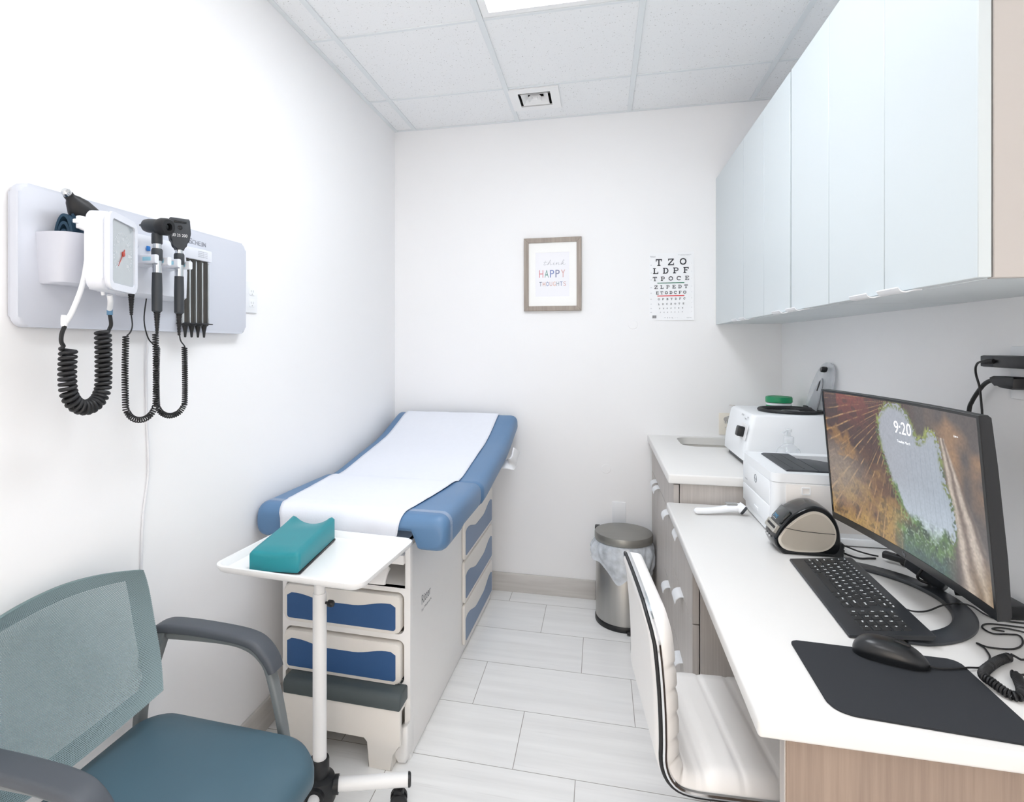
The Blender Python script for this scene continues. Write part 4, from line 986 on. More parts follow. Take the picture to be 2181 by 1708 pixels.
def bag_mat():
    m, nt, b = base_mat('bag_film'); v = coords(nt); f = NOISE(nt, v, 22, 4)
    b.inputs['Base Color'].default_value = rgb('#e6edf5'); b.inputs['Roughness'].default_value = .25
    nt.links.new(RAMP(nt, f, .3, .7, .5, .82), b.inputs['Alpha']); BUMP(nt, b, f, .5, .006); return m
bm = bm_new(); NS = 120
def bag(i, j):
    a = 2 * PI * i / NS; v = j / 14
    wob = noise.noise((math.cos(a) * 2.2, math.sin(a) * 2.2, .3)); fine = noise.noise((math.cos(a) * 7, math.sin(a) * 7, v * 2.2))
    fr = math.exp(-((math.degrees(a) % 360 - 262) / 30) ** 2)        # long tongue toward the viewer
    lf = math.exp(-((math.degrees(a) % 360 - 200) / 22) ** 2)
    rt = math.exp(-((math.degrees(a) % 360 - 325) / 30) ** 2)
    L_ = .085 + .085 * fr + .03 * wob + .085 * rt + .01 * lf
    r = .1385 + .014 * math.sin(PI * min(v * 1.15, 1)) * (1 + .8 * fine) + .024 * lf * v + .005 * fine + .006 * v
    if BC[0] + r * math.cos(a) > .264: r = (.264 - BC[0]) / math.cos(a)
    return Vector((BC[0] + r * math.cos(a), BC[1] + r * math.sin(a), .413 - L_ * v))
V_ = [[bm.verts.new(bag(i, j)) for i in range(NS)] for j in range(15)]
for j in range(14):
    for i in range(NS): bm.faces.new((V_[j][i], V_[j][(i + 1) % NS], V_[j + 1][(i + 1) % NS], V_[j + 1][i]))
inner = [bm.verts.new((BC[0] + .128 * math.cos(2 * PI * i / NS), BC[1] + .128 * math.sin(2 * PI * i / NS), .413)) for i in range(NS)]; low = [bm.verts.new((BC[0] + .126 * math.cos(2 * PI * i / NS), BC[1] + .126 * math.sin(2 * PI * i / NS), .06)) for i in range(NS)]
for i in range(NS): bm.faces.new((V_[0][i], inner[i], inner[(i + 1) % NS], V_[0][(i + 1) % NS])); bm.faces.new((inner[i], low[i], low[(i + 1) % NS], inner[(i + 1) % NS]))
tag(obj('trash_bag', bm, bag_mat(), loc=(BC[0], BC[1], .4), angle=80), 'thin white plastic bag hanging out over the trash can rim', 'trash bag')
# ================================================================== wall cupboards
UX, UZ0, UZ1 = .591, 1.505, 2.272
M['door_white'] = mat('cupboard_white', '#cad2d5', .3, var=.006, vscale=3, spec=.35)
M['case_warm_lit'] = mat('cupboard_side_warm_light', '#b9b4b0', .45, var=.01)  # warm light falling on the near end is tinted into this colour
def tab_pull(bm, y0, y1, x, z):
    """bent tab under a door edge: it leaves the bottom edge and curls outward"""
    pr = [(x + .016, z), (x + .002, z - .0005), (x - .010, z - .004), (x - .020, z - .002), (x - .025, z + .005)]
    P_ = smooth_path([(a, y0, b_) for a, b_ in pr], 3); n = len(P_)
    rings = []
    lo = [(p.x, p.z) for p in P_]
    up = [(p.x + .0006, p.z + .0022) for p in P_][::-1]
    prism(bm, lo + up, 'y', y0, y1)
units = [('white double wall cupboard nearest the viewer, above the computer monitor', 1.073, 1.683, [(1.073, 1.381), (1.383, 1.683)]),
         ('middle white double wall cupboard, above the laser printer', 1.686, 2.298, [(1.686, 1.988), (2.002, 2.298)]),
         ('farthest white double wall cupboard, reaching toward the back wall', 2.301, 2.915, [(2.301, 2.607), (2.609, 2.915)])]
for lab, y0, y1, doors in units:
    t = thing('wall_cupboard', lab, 'cupboard', ((UX + XR) / 2, (y0 + y1) / 2, UZ0), group='wall cupboards')
    ye = y0 + (.019 if y0 < 1.1 else .001)
    bm = bm_new(); box(bm, (UX + .022, ye, UZ0), (XR, y1 - .001, UZ1), .0015, 1); obj('case', bm, M['door_white'], t)
    if y0 < 1.1: bm = bm_new(); box(bm, (UX + .022, y0 + .001, UZ0), (XR, ye - .0003, UZ1), .0015, 1); obj('end_panel', bm, M['case_warm_lit'], t, label='end panel with warm light tinted into its grey')
    for k, (a, b_) in enumerate(doors):
        bm = bm_new(); box(bm, (UX, a, UZ0 + .001), (UX + .019, b_, UZ1 - .001), .0012, 1); d = obj('door', bm, M['door_white'], t)
        hy = b_ - .09 - .022 if k == 0 else a + .022
        bm = bm_new(); tab_pull(bm, hy, hy + .09, UX, UZ0 - .001); obj('handle', bm, M['handle'], d, label='satin tab handle under the door')
bm = bm_new(); box(bm, (UX + .002, 2.917, UZ0), (UX + .02, D - .0005, UZ1), .001, 1); box(bm, (UX + .03, 2.917, UZ0 + .002), (XR, D - .0005, UZ0 + .02)); box(bm, (UX + .02, 2.917, UZ0), (UX + .03, D - .0005, UZ0 + .02))
obj('filler_panel', bm, M['door_white'], t)

# ================================================================== base cabinets, counter, desk
FX = .27
def base_tab(bm, y0, y1, z):
    pr = [(FX + .010, z + .002), (FX - .002, z + .002), (FX - .015, z - .001), (FX - .025, z - .010), (FX - .028, z - .022)]
    P_ = smooth_path([(a, 0, b_) for a, b_ in pr], 3); prism(bm, [(p.x, p.z) for p in P_] + [(p.x + .002, p.z - .0018) for p in P_][::-1], 'y', y0, y1)
def cabinet(name, lab, y0, y1, ztop, fronts, zc=.1, side='wood_grey'):
    t = thing(name, lab, 'cabinet', (.6, (y0 + y1) / 2, 0))
    bm = bm_new(); x0_, x1_ = FX + .022, XR - .001
    for a_, b_ in (((x0_, y0, zc), (x1_, y0 + .018, ztop)), ((x0_, y1 - .018, zc), (x1_, y1, ztop)), ((x0_, y0 + .018, zc), (x1_, y1 - .018, zc + .018)), ((x1_ - .01, y0 + .018, zc), (x1_, y1 - .018, ztop)), ((x0_, y0 + .018, ztop - .08), (x0_ + .018, y1 - .018, ztop))): box(bm, a_, b_, .0008, 1)
    obj('case', bm, M[side], t)
    bm = bm_new(); box(bm, (FX + .07, y0 + .01, 0), (XR - .001, y1 - .005, zc)); obj('plinth', bm, M['wood_grey'], t)
    for kind, a, b_, z0, z1, hy in fronts:
        bm = bm_new(); box(bm, (FX, a + .001, z0), (FX + .019, b_ - .001, z1), .001, 1); d = obj(kind, bm, M['wood_grey'], t)
        if hy: bm = bm_new(); base_tab(bm, hy[0], hy[1], hy[2]); obj('handle', bm, M['handle'], d, label='pale satin tab handle')
    return t
cabinet('base_cabinet', 'tall grey wood base cabinet under the sink counter by the back wall', 2.262, D - .001, .876,
        [('drawer', 2.262, 2.57, .73, .872, None), ('drawer', 2.262, 2.57, .44, .726, (2.375, 2.445, .726)), ('drawer', 2.262, 2.57, .1, .436, (2.375, 2.445, .436)),
         ('false_front', 2.57, 3.19, .73, .872, None), ('door', 2.57, 2.88, .1, .726, (2.785, 2.855, .726)), ('door', 2.88, 3.19, .1, .726, (2.905, 2.975, .726))])
cabinet('desk_pedestal', 'grey wood drawer pedestal under the far end of the desk', 1.815, 2.258, .772,
        [('drawer', 1.815, 2.258, .56, .77, (2.005, 2.085, .766)), ('drawer', 1.815, 2.258, .333, .557, (2.005, 2.085, .557)), ('drawer', 1.815, 2.258, .1, .33, (2.02, 2.10, .33))])
# sink counter with a cut-out
SKX0, SKX1, SKY0, SKY1 = .385, .80, 2.885, 3.165
bm = bm_new()
plate(bm, [(.249, 2.246), (XR - .0005, 2.246), (XR - .0005, D - .0005), (.249, D - .0005)], [rrect(SKX0, SKY0, SKX1, SKY1, .07, 8)], 'z', .878, .914)
be = [e for e in bm.edges if len(e.link_faces) == 2 and e.calc_face_angle() > .8 and all(v.co.x < .25 or v.co.y < 2.247 for v in e.verts)]
bmesh.ops.bevel(bm, geom=be, offset=.006, segments=3, affect='EDGES', profile=.5)
tag(obj('sink_counter', bm, M['counter'], loc=(.58, 2.73, .878)), 'white solid worktop with inset sink along the back right corner', 'worktop')
t = thing('sink', 'small stainless steel sink set in the white worktop', 'sink', ((SKX0 + SKX1) / 2, (SKY0 + SKY1) / 2, .75))
def skr(i, z, r): return [(x, y, z) for x, y in rrect(SKX0 - .004 + i, SKY0 - .004 + i, SKX1 + .004 - i, SKY1 + .004 - i, r, 8)]
bm = bm_new(); loft(bm, [skr(-.012, .8775, .08), skr(0, .8775, .07), skr(.006, .84, .066), skr(.012, .765, .06), skr(.03, .752, .05), skr(.05, .75, .04), skr(.04, .746, .05), skr(.008, .755, .065), skr(-.002, .84, .07), skr(-.012, .874, .08)]); obj('basin', bm, M['sink_steel'], t)
bm = bm_new(); lathe(bm, [(0, .7505), (.03, .7505), (.032, .752), (.028, .7535), (.02, .752), (0, .752)], (.59, 3.02, 0), 24); obj('drain', bm, M['chrome'], t)
t = thing('faucet', 'brushed metal faucet behind the white centrifuge', 'faucet', (.70, 3.172, .914))
bm = bm_new(); lathe(bm, [(.0, .9142), (.027, .9142), (.027, .92), (.02, .926), (.0195, 1.05), (.021, 1.056), (.021, 1.068), (.018, 1.072), (0, 1.072)], (.70, 3.172, 0), 24); obj('body', bm, M['sink_steel'], t)
bm = bm_new(); tube(bm, smooth_path([(.70, 3.172, 1.02), (.67, 3.13, 1.027), (.64, 3.095, 1.03), (.612, 3.06, 1.026)], 6), .0115, 14); lathe(bm, [(.009, 0), (.009, .012), (0, .012)], (.617, 3.066, 1.005), 12); obj('spout', bm, M['sink_steel'], t)
bm = bm_new(); sweep(bm, smooth_path([(.785, 3.15, 1.078), (.73, 3.165, 1.078), (.68, 3.16, 1.083), (.655, 3.14, 1.089)], 5), rrect(-.012, -.003, .012, .003, .002, 2)); lathe(bm, [(.016, 1.0725), (.016, 1.08), (.012, 1.083), (0, 1.083)], (.70, 3.17, 0), 16); obj('lever', bm, M['sink_steel'], t)
outlet('wall_outlet', 'ivory wall outlet low behind the sink on the back wall', Vector((.643, D, .985)), (1, 0, 0), (0, -1, 0), .072, .115, (-.02, .02), col='ivory') if M.setdefault('ivory', mat('ivory_plastic', '#efe9dd', .4, var=.01)) else None

# desk
t = thing('desk', 'long white desk top on a tan wood end panel along the right wall', 'desk', (.58, 1.6, 0))
bm = bm_new(); box(bm, (.242, .974, .779), (XR - .0005, 2.2455, .81), .0065, 3); obj('desktop', bm, M['counter'], t)
bm = bm_new(); box(bm, (.287, .994, 0), (XR - .001, 1.018, .7785), .0015, 1); obj('end_panel', bm, M['wood_end'], t)
bm = bm_new(); box(bm, (.2855, .9935, .0005), (.2868, 1.0185, .778)); obj('edge_band', bm, M['wood_grey'], t, label='grey edge band of the end panel')
bm = bm_new(); box(bm, (.85, 1.02, .55), (.868, 1.812, .7785), .001, 1); obj('back_rail', bm, M['wood_grey'], t)
ZD = .81

# ================================================================== centrifuge
t = thing('centrifuge', 'white centrifuge with open clear lid standing on the sink counter', 'centrifuge', (.715, 2.62, .914))
def cen(i, z, x0, r=.022): return [(x, y, z) for x, y in rrect(x0 + i, 2.43 + i, .893 - i, 2.80 - i, r, 6)]
bm = bm_new(); loft(bm, [cen(.008, .934, .553), cen(.0, .94, .551), cen(0, .985, .554), cen(0, 1.01, .557), cen(0, 1.06, .567), cen(.001, 1.112, .578), cen(.006, 1.121, .580), cen(.014, 1.1235, .580, .015)]); obj('housing', bm, M['white_gloss'], t)
bm = bm_new(); loft(bm, [cen(.016, .9145, .555), cen(.012, .9155, .555), cen(.012, .934, .555)]); obj('base', bm, M['dark_grey'], t)
cc = (.765, 2.585, 1.123)
bm = bm_new(); lathe(bm, [(.112, .0), (.121, .0015), (.1235, .007), (.120, .012), (.113, .0125), (.104, .008), (.101, .001)], cc, 48); obj('rim_gasket', bm, M['black_rubber'], t)
bm = bm_new(); lathe(bm, [(.108, .0015), (.1025, .0025), (.07, .0022), (.035, .0026), (.03, .006), (0, .006)], cc, 40); obj('chamber', bm, M['black_gloss'], t, label='black rotor chamber')
# panel on the sloping left face
cx_ = lambda z: .527 + (z - 1.01) * .28 if z > 1.01 else .525
PM = basis((.5595, 2.505, 1.022), (0, -1, 0), Vector((.2, 0, .98)), Vector((-.98, 0, .2))) @ Matrix.Scale(1.45, 4)
bm = bm_new(); prism(bm, rrect(-.02, -.002, .05, .042, .003, 2), 'z', .001, .0022); xf(bm, PM @ T(-.0, 0, 0)); obj('control_plate', bm, mat('plate_white', '#f3f4f5', .4, var=.006), t)
bm = bm_new(); prism(bm, rrect(0, .004, .028, .032, .005, 3), 'z', .001, .019, .0025); xf(bm, PM); obj('rocker_switch', bm, M['black_plastic'], t)
bm = bm_new()
for i, (s, u, v, w_) in enumerate((('TIMER', .0, .052, .02), ('RPM', .026, .058, .012), ('DRUCKER', -.04, .06, .026), ('ON', .034, .02, .006), ('I O', .034, .01, .006))): text(bm, s, (u, v, .0016), (1, 0, 0), (0, 1, 0), .0045, width=w_)
xf(bm, PM); obj('panel_print', bm, M['ink'], t, flat=True)
bm = bm_new(); LM = basis((.872, 2.645, 1.126), Vector((0, -.97, -.1)), Vector((.12, -.42, .90)).normalized(), Vector((-.99, -.05, .11)))
def lid_outline(s): return [(s * x, y) for x, y in [(.085, .0), (.105, .03), (.11, .08), (.1, .14), (.08, .185), (.05, .212), (.015, .222), (-.02, .22), (-.055, .205), (-.085, .165), (-.1, .1), (-.1, .04), (-.085, .0)]]
M['lid_clear'] = clear('clear_lid', '#dde1e6', .45, .12)
LO = smooth_path([(x, y, 0) for x, y in lid_outline(1)], 4); prism(bm, [(p.x, p.y) for p in LO], 'z', -.003, .004, .002, 2); xf(bm, LM); ld = obj('lid', bm, M['lid_clear'], t, label='clear smoked lid standing open')
bm = bm_new(); prism(bm, [(.05, .005), (.04, .06), (.018, .13), (0, .15), (-.018, .13), (-.04, .06), (-.05, .005)], 'z', .0045, .012, .003, 2); xf(bm, LM); obj('latch_arm', bm, mat('latch_grey', '#b9bdc3', .4), ld)
bm = bm_new(); prism(bm, [(-.004, .09), (.004, .09), (.006, .13), (0, .14), (-.006, .13)], 'z', .0122, .0135); xf(bm, LM); obj('latch_slot', bm, M['mesh_dark'], ld)
bm = bm_new(); lathe(bm, [(0, .004), (.012, .004), (.013, .008), (.013, .02), (.010, .024), (0, .024)], (0, .19, 0), 8); xf(bm, LM); obj('lid_knob', bm, M['black_plastic'], ld)
bm = bm_new(); box(bm, (.862, 2.50, 1.122), (.888, 2.56, 1.136), .004); box(bm, (.862, 2.70, 1.122), (.888, 2.75, 1.136), .004); tube(bm, [(.875, 2.5, 1.132), (.875, 2.75, 1.132)], .004, 8); obj('lid_hinge', bm, M['black_plastic'], t)

t = thing('wipes_tub', 'round tub with green lid and white stripe standing behind the centrifuge', 'tub', (.812, 2.91, .914))
c0 = (.812, 2.91, 0)
M['green'] = mat('tub_green', '#0c8f5d', .35, var=.03)
bm = bm_new(); lathe(bm, [(0, .9142), (.05, .9142), (.0525, .92), (.0525, 1.128), (.05, 1.13), (0, 1.13)], c0, 40); bd = obj('tub', bm, M['white_plastic'], t)
bm = bm_new(); lathe(bm, [(.0527, .94), (.0535, .941), (.0535, 1.118), (.0527, 1.119)], c0, 40); obj('label_band', bm, M['green'], bd)
bm = bm_new(); lathe(bm, [(.054, 1.131), (.0565, 1.133), (.0565, 1.153), (.053, 1.158), (.045, 1.158), (.044, 1.155), (0, 1.155)], c0, 40); obj('lid', bm, M['green'], t)

t = thing('sanitizer_bottle', 'clear round sanitizer bottle with pump cap between centrifuge and laser printer', 'bottle', (.682, 2.325, .914))
c0 = (.682, 2.325, 0)
bm = bm_new(); lathe(bm, [(0, .9142), (.034, .9142), (.041, .925), (.0445, .955), (.044, .985), (.036, 1.012), (.022, 1.025), (.0165, 1.032), (.0165, 1.036)], c0, 36); obj('bottle', bm, clear('bottle_clear', '#e9eef2', .34, .05), t)
bm = bm_new(); lathe(bm, [(.0175, 1.034), (.0175, 1.056), (.015, 1.058), (.006, 1.06), (.006, 1.074), (.010, 1.075), (.011, 1.086), (0, 1.088)], c0, 24); tube(bm, [(.682, 2.325, 1.08), (.667, 2.31, 1.08), (.655, 2.30, 1.074)], .0045, 8); obj('pump', bm, clear('pump_clear', '#eef2f5', .55, .15), t)
bm = bm_new()
def lab(a0, a1, z0, z1, m_, n=8):
    b = bm_new(); prev = None
    for i in range(n + 1):
        a = a0 + (a1 - a0) * i / n; p = [b.verts.new((c0[0] + .0449 * math.cos(a), c0[1] + .0449 * math.sin(a), z)) for z in (z0, z1)]
        if prev: b.faces.new((prev[0], p[0], p[1], prev[1]))
        prev = p
    return b
bm.free()
b = lab(-2.5, -1.95, .93, .978, None); obj('leaf_label', b, mat('label_leaf', '#9fc58f', .5, var=.15, vscale=120), t, angle=80)
b = lab(-1.9, -1.3, .93, .968, None); obj('blue_label', b, mat('label_blue', '#6d97c4', .5, var=.1, vscale=150), t, angle=80)

# ================================================================== laser printer
t = thing('laser_printer', 'white laser printer with dark output tray on the desk, its front to the aisle', 'printer', (.69, 2.05, ZD))
QX0, QX1, QY0, QY1, QZ = .505, .868, 1.872, 2.232, 1.013
def pr_loop(i, z, r=.024): return [(x, y, z) for x, y in rrect(QX0 + i, QY0 + i, QX1 - i, QY1 - i, r, 6)]
bm = bm_new(); loft(bm, [pr_loop(.01, ZD + .004), pr_loop(.004, ZD + .008), pr_loop(.001, ZD + .05), pr_loop(0, .985)]); obj('body', bm, M['white_gloss'], t)
bm = bm_new()
LP = [(.553, 1.905), (.553, 2.185), (.845, 2.185), (.845, 1.905)]
plate(bm, [(p[0], p[1]) for p in rrect(QX0 - .0015, QY0 - .0015, QX1, QY1, .026, 6)], [LP[::-1]], 'z', .986, QZ)
obj('top_cover', bm, M['white_gloss'], t)
bm = bm_new(); loft(bm, [[(.553, y, z) for y, z in ((1.905, .9865), (2.185, .9865), (2.185, 1.016), (1.905, 1.016))], [(.56, y, z) for y, z in ((1.905, .9865), (2.185, .9865), (2.185, 1.019), (1.905, 1.019))], [(.64, y, z) for y, z in ((1.905, .9865), (2.185, .9865), (2.185, 1.0185), (1.905, 1.0185))]]); obj('top_hatch', bm, M['dark_grey'], t)
bm = bm_new(); pr = [(.642, .9865), (.642, 1.0185), (.68, 1.017), (.73, 1.010), (.79, .997), (.835, .9885), (.845, .9865)]; prism(bm, pr, 'y', 1.905, 2.1, .0012, 1); obj('output_ramp', bm, M['dark_grey'], t)
bm = bm_new(); box(bm, (.642, 2.101, .987), (.845, 2.185, .9885)); box(bm, (.68, 1.9049, .9865), (.845, 1.9052, 1.012)); obj('tray_well', bm, M['black_plastic'], t)
bm = bm_new(); box(bm, (.575, 1.93, 1.0186), (.578, 2.15, 1.0196)); box(bm, (.607, 1.93, 1.0183), (.611, 2.17, 1.0193)); obj('hatch_groove', bm, M['black_plastic'], t)
bm = bm_new(); prism(bm, rrect(.735, QY0 + .004, .852, QY0 + .0315, .004, 3), 'z', QZ - .001, QZ + .0035, .001); cpn = obj('control_panel', bm, M['dark_grey'], t)
bm = bm_new()
for i in range(3): box(bm, (.765 + i * .02, QY0 + .010, QZ + .0035), (.777 + i * .02, QY0 + .013, QZ + .004)); box(bm, (.765 + i * .02, QY0 + .018, QZ + .0035), (.777 + i * .02, QY0 + .021, QZ + .004))
obj('panel_marks', bm, M['text_grey'], cpn)
bm = bm_new(); box(bm, (QX0 + .036, QY0 - .0025, ZD + .035), (QX1 - .006, QY0 + .003, .982), .003, 2); obj('side_panel', bm, mat('printer_warm', '#e3e0dd', .4, var=.01), t)
bm = bm_new(); plate(bm, rrect(.583, .952, .608, .975, .003, 3), [rrect(.5865, .9555, .6045, .9715, .002, 3)], 'y', QY0 - .0045, QY0 - .002); obj('panel_latch', bm, M['white_gloss'], t)
bm = bm_new(); box(bm, (.66, QY0 - .010, ZD + .003), (QX1 - .02, QY0 + .01, ZD + .022), .002); obj('foot_ledge', bm, M['white_gloss'], t)
bm = bm_new(); box(bm, (QX0 - .0022, QY0 + .03, .845), (QX0 + .01, QY1 - .006, .905), .003); box(bm, (QX0 - .004, QY0 + .15, .852), (QX0, QY0 + .2, .866), .0015); obj('paper_drawer', bm, M['white_gloss'], t)
bm = bm_new(); box(bm, (QX0 - .0018, QY0 + .03, .9075), (QX0 + .01, QY1 - .006, .983), .003); obj('front_flap', bm, M['white_gloss'], t)
bm = bm_new(); FR = basis((QX0 - .0022, 2.055, .955), (0, -1, 0), (0, 0, 1), (-1, 0, 0)); plate(bm, circle(0, 0, .0135, 32), [circle(0, 0, .012, 32)], 'z', 0, .0006)
for s, x in (('h', -.0085), ('p', .0008)): text(bm, s, (x, -.0045, .0004), (1, .0, 0), (0, 1, 0), .0095, width=.0075)
xf(bm, FR); obj('round_badge', bm, M['text_grey'], t, flat=True)
bm = bm_new(); text(bm, 'LaserJet', (QX0 - .0022, 2.195, .925), (0, -1, 0), (0, 0, 1), .0055, width=.035); obj('lettering', bm, M['text_grey'], t, flat=True)

# ================================================================== label printer
t = thing('label_printer', 'black label printer with silver teardrop side on the desk', 'label printer', (.56, 1.81, ZD))
prof = smooth_path([(.480, 0, .8475), (.487, 0, .868), (.5, 0, .890), (.522, 0, .917), (.55, 0, .937), (.580, 0, .9475), (.606, 0, .943), (.628, 0, .925), (.642, 0, .895), (.647, 0, .862), (.645, 0, .832), (.632, 0, .8165), (.6, 0, .8125), (.54, 0, .8115), (.505, 0, .8125), (.487, 0, .826)], 5, closed=True)
def lp_ring(y, s, dz=0, px=.565, pz=.875): return [(px + (p.x - px) * s, y, max(pz + (p.z - pz) * s + dz, ZD + .0006)) for p in prof]
bm = bm_new(); loft(bm, [lp_ring(1.757, .955), lp_ring(1.76, .99), lp_ring(1.766, 1.0), lp_ring(1.785, 1.025), lp_ring(1.83, 1.03), lp_ring(1.85, 1.01), lp_ring(1.862, .96)]); obj('shell', bm, M['black_gloss'], t)
bm = bm_new(); sil = smooth_path([(.488, 0, .849), (.496, 0, .868), (.513, 0, .891), (.545, 0, .920), (.577, 0, .935), (.606, 0, .928), (.627, 0, .902), (.634, 0, .874), (.627, 0, .846), (.6, 0, .826), (.545, 0, .8205), (.503, 0, .826)], 5, closed=True)
prism(bm, [(p.x, p.z) for p in sil], 'y', 1.7535, 1.758, .0015, 2); sp = obj('side_panel', bm, M['silver'], t, label='silver side panel')
bm = bm_new(); px, pz = .568, .876; prism(bm, [(px + (p.x - px) * .93, pz + (p.z - pz) * .90) for p in sil], 'y', 1.752, 1.7545, .001, 2); obj('panel_field', bm, mat('silver_field', '#c3bcb0', .33, metal=.3, var=.03), sp)
bm = bm_new(); tube(bm, smooth_path([(.503, 1.7515, .886), (.55, 1.7515, .879), (.63, 1.7515, .876)], 6), .0008, 6); obj('panel_seam', bm, M['black_plastic'], sp)
bm = bm_new(); box(bm, (.622, 1.758, ZD + .0005), (.655, 1.855, .85), .004); box(bm, (.50, 1.758, ZD + .0005), (.65, 1.855, .8165), .003); obj('base', bm, M['black_plastic'], t)
SM = basis((.4868, 1.81, .8752), (0, -1, 0), Vector((.5, 0, .866)), Vector((-.866, 0, .5)))
bm = bm_new(); plate(bm, rrect(-.044, -.012, .044, .012, .004, 3), [rrect(-.037, -.003, .037, .005, .001, 2)], 'z', -.004, .0035); xf(bm, SM); obj('label_slot', bm, mat('slot_grey', '#a9a69e', .4, var=.02), t, label='grey label slot frame')
bm = bm_new(); box(bm, (-.038, -.004, -.003), (.038, .006, .0005)); xf(bm, SM); obj('slot_opening', bm, M['mesh_dark'], t)
DM = basis((.5055, 1.81, .9005), (0, -1, 0), Vector((.62, 0, .785)), Vector((-.785, 0, .62)))
bm = bm_new(); prism(bm, rrect(-.04, -.014, .04, .032, .006, 3), 'z', -.008, .0028, .0012); xf(bm, DM); obj('display_window', bm, mat('window_dark', '#1a2022', .1, var=.1), t)
bm = bm_new(); text(bm, 'DYMO', (-.03, -.008, .003), (1, 0, 0), (0, 1, 0), .010, width=.034); xf(bm, DM); obj('badge', bm, mat('badge_blue', '#3f9fd0', .5), t, flat=True)
bm = bm_new(); text(bm, 'LabelWriter 450', (-.03, -.0125, .003), (1, 0, 0), (0, 1, 0), .003, width=.034); xf(bm, DM); obj('small_lettering', bm, M['handle'], t, flat=True)
NM = basis((.4775, 1.81, .85), (0, -1, 0), Vector((-.15, 0, .99)), Vector((-.99, 0, -.15)))
for u in (-.02, 0, .02):
    bm = bm_new(); lathe(bm, [(.0, .002), (.003, .002), (.0035, .004), (0, .005)], (u, 0, 0), 12); xf(bm, NM); obj('button', bm, M['handle'], t, label='small pale button')
bm = bm_new(); tube(bm, smooth_path([(.652, 1.80, .832), (.672, 1.80, .831), (.70, 1.795, .822), (.728, 1.79, .816), (.748, 1.782, .815)], 6), .0022, 8); tube(bm, smooth_path([(.652, 1.79, .822), (.665, 1.785, .815), (.69, 1.76, .8135), (.72, 1.765, .8135), (.735, 1.768, .8135)], 6), .0025, 8); box(bm, (.646, 1.79, .826), (.668, 1.808, .838), .002); box(bm, (.646, 1.778, .815), (.664, 1.792, .827), .002); obj('cable', bm, M['cable'], t)
bm = bm_new()                                                        # tied-up lead with its inline block
for k in range(5): tube(bm, smooth_path([Vector((.785 + .012 * math.cos(a) + .004 * k, 1.735 + .008 * math.sin(a), .842 + .028 * math.sin(a + .3 * k))) for a in [2 * PI * i / 10 for i in range(10)]], 4, closed=True), .0028, 6, closed=True)
sweep(bm, [(.755, 1.765, .8275), (.79, 1.725, .8275)], rrect(-.012, -.009, .012, .009, .006, 3)); tag(obj('cable_bundle', bm, M['cable'], loc=(.78, 1.74, ZD), angle=60), 'tied bundle of black cable beside the far edge of the monitor', 'cable')

# ================================================================== thermometer
t = thing('forehead_thermometer', 'white handheld thermometer with dark tip lying near the far end of the desk', 'thermometer', (.41, 2.12, ZD))
pth = smooth_path([(.318, 2.10, .8235), (.35, 2.107, .8225), (.39, 2.115, .8255), (.43, 2.125, .831), (.462, 2.131, .834), (.478, 2.134, .831)], 6)
bm = bm_new(); n_ = len(pth); rings = []
tn, fr = frames(pth, up=(0, 0, 1))
for i, p in enumerate(pth):
    q = i / (n_ - 1); a = .0125 + .009 * q ** 2; b_ = .0105 + .008 * q ** 3; e = min(1, (min(q, 1 - q) * 12 + .12)) ** .5
    rings.append([p + fr[i][0] * (a * e * math.cos(2 * PI * k / 20)) + fr[i][1] * (b_ * e * math.sin(2 * PI * k / 20)) for k in range(20)])
loft(bm, rings); obj('body', bm, M['white_plastic'], t, angle=70)
bm = bm_new(); ax = Vector((.75, -.35, -.55)).normalized(); TM = basis((.470, 2.128, .8365), ax.cross(Vector((0, 0, 1))).normalized(), ax.cross(ax.cross(Vector((0, 0, 1)))).normalized(), ax); lathe(bm, [(0, -.01), (.016, -.008), (.0165, .010), (.0155, .014)], (0, 0, 0), 20); xf(bm, TM); obj('head', bm, M['white_plastic'], t)
bm = bm_new(); lathe(bm, [(.0157, .013), (.0157, .0185), (.012, .0215), (0, .022)], (0, 0, 0), 20); xf(bm, TM); obj('sensor_tip', bm, M['dark_grey'], t, label='dark grey sensor tip')
bm = bm_new(); box(bm, (.425, 2.116, .846), (.462, 2.136, .8505), .0015); obj('display', bm, mat('lcd_grey', '#9a9c9c', .3), t)
# ================================================================== monitor
t = thing('computer_monitor', 'large black computer monitor showing a cave view wallpaper on the desk', 'monitor', (.74, 1.50, ZD))
SO = Vector((.6155, 1.414, 1.107)); sx = Vector((.069, -.9976, 0)).normalized(); su = Vector((-.083, 0, .9965)); su = (su - sx * su.dot(sx)).normalized(); sn = sx.cross(su)   # sn faces the sitter
if sn.x > 0: sn = -sn
SW, SH = .581, .345
def scr(u, v, d=0.0):
    """point on the gently curved screen, u left to right, v up, d out toward the sitter"""
    s = 2 * u - 1
    return SO + sx * (SW * (u - .5)) + su * (SH * (v - .5)) + sn * (d - .014 * (1 - s * s))
NU = 24
bm = bm_new()                                                        # casing: slab that thickens behind
def case_ring(u):
    bulge = max(0, 1 - (2 * u - 1) ** 2)
    q = []
    for v, d in ((0, .0), (1, .0), (1, -.012), (.985, -.017), (.75, -.02 - .022 * bulge), (.3, -.022 - .03 * bulge), (.02, -.02 - .004 * bulge), (0, -.015)): q.append(scr(u, v, d))
    return q
loft(bm, [case_ring(i / NU) for i in range(NU + 1)]); obj('casing', bm, M['black_plastic'], t)
bu0, bu1, bv0, bv1 = .012, .988, .052, .985
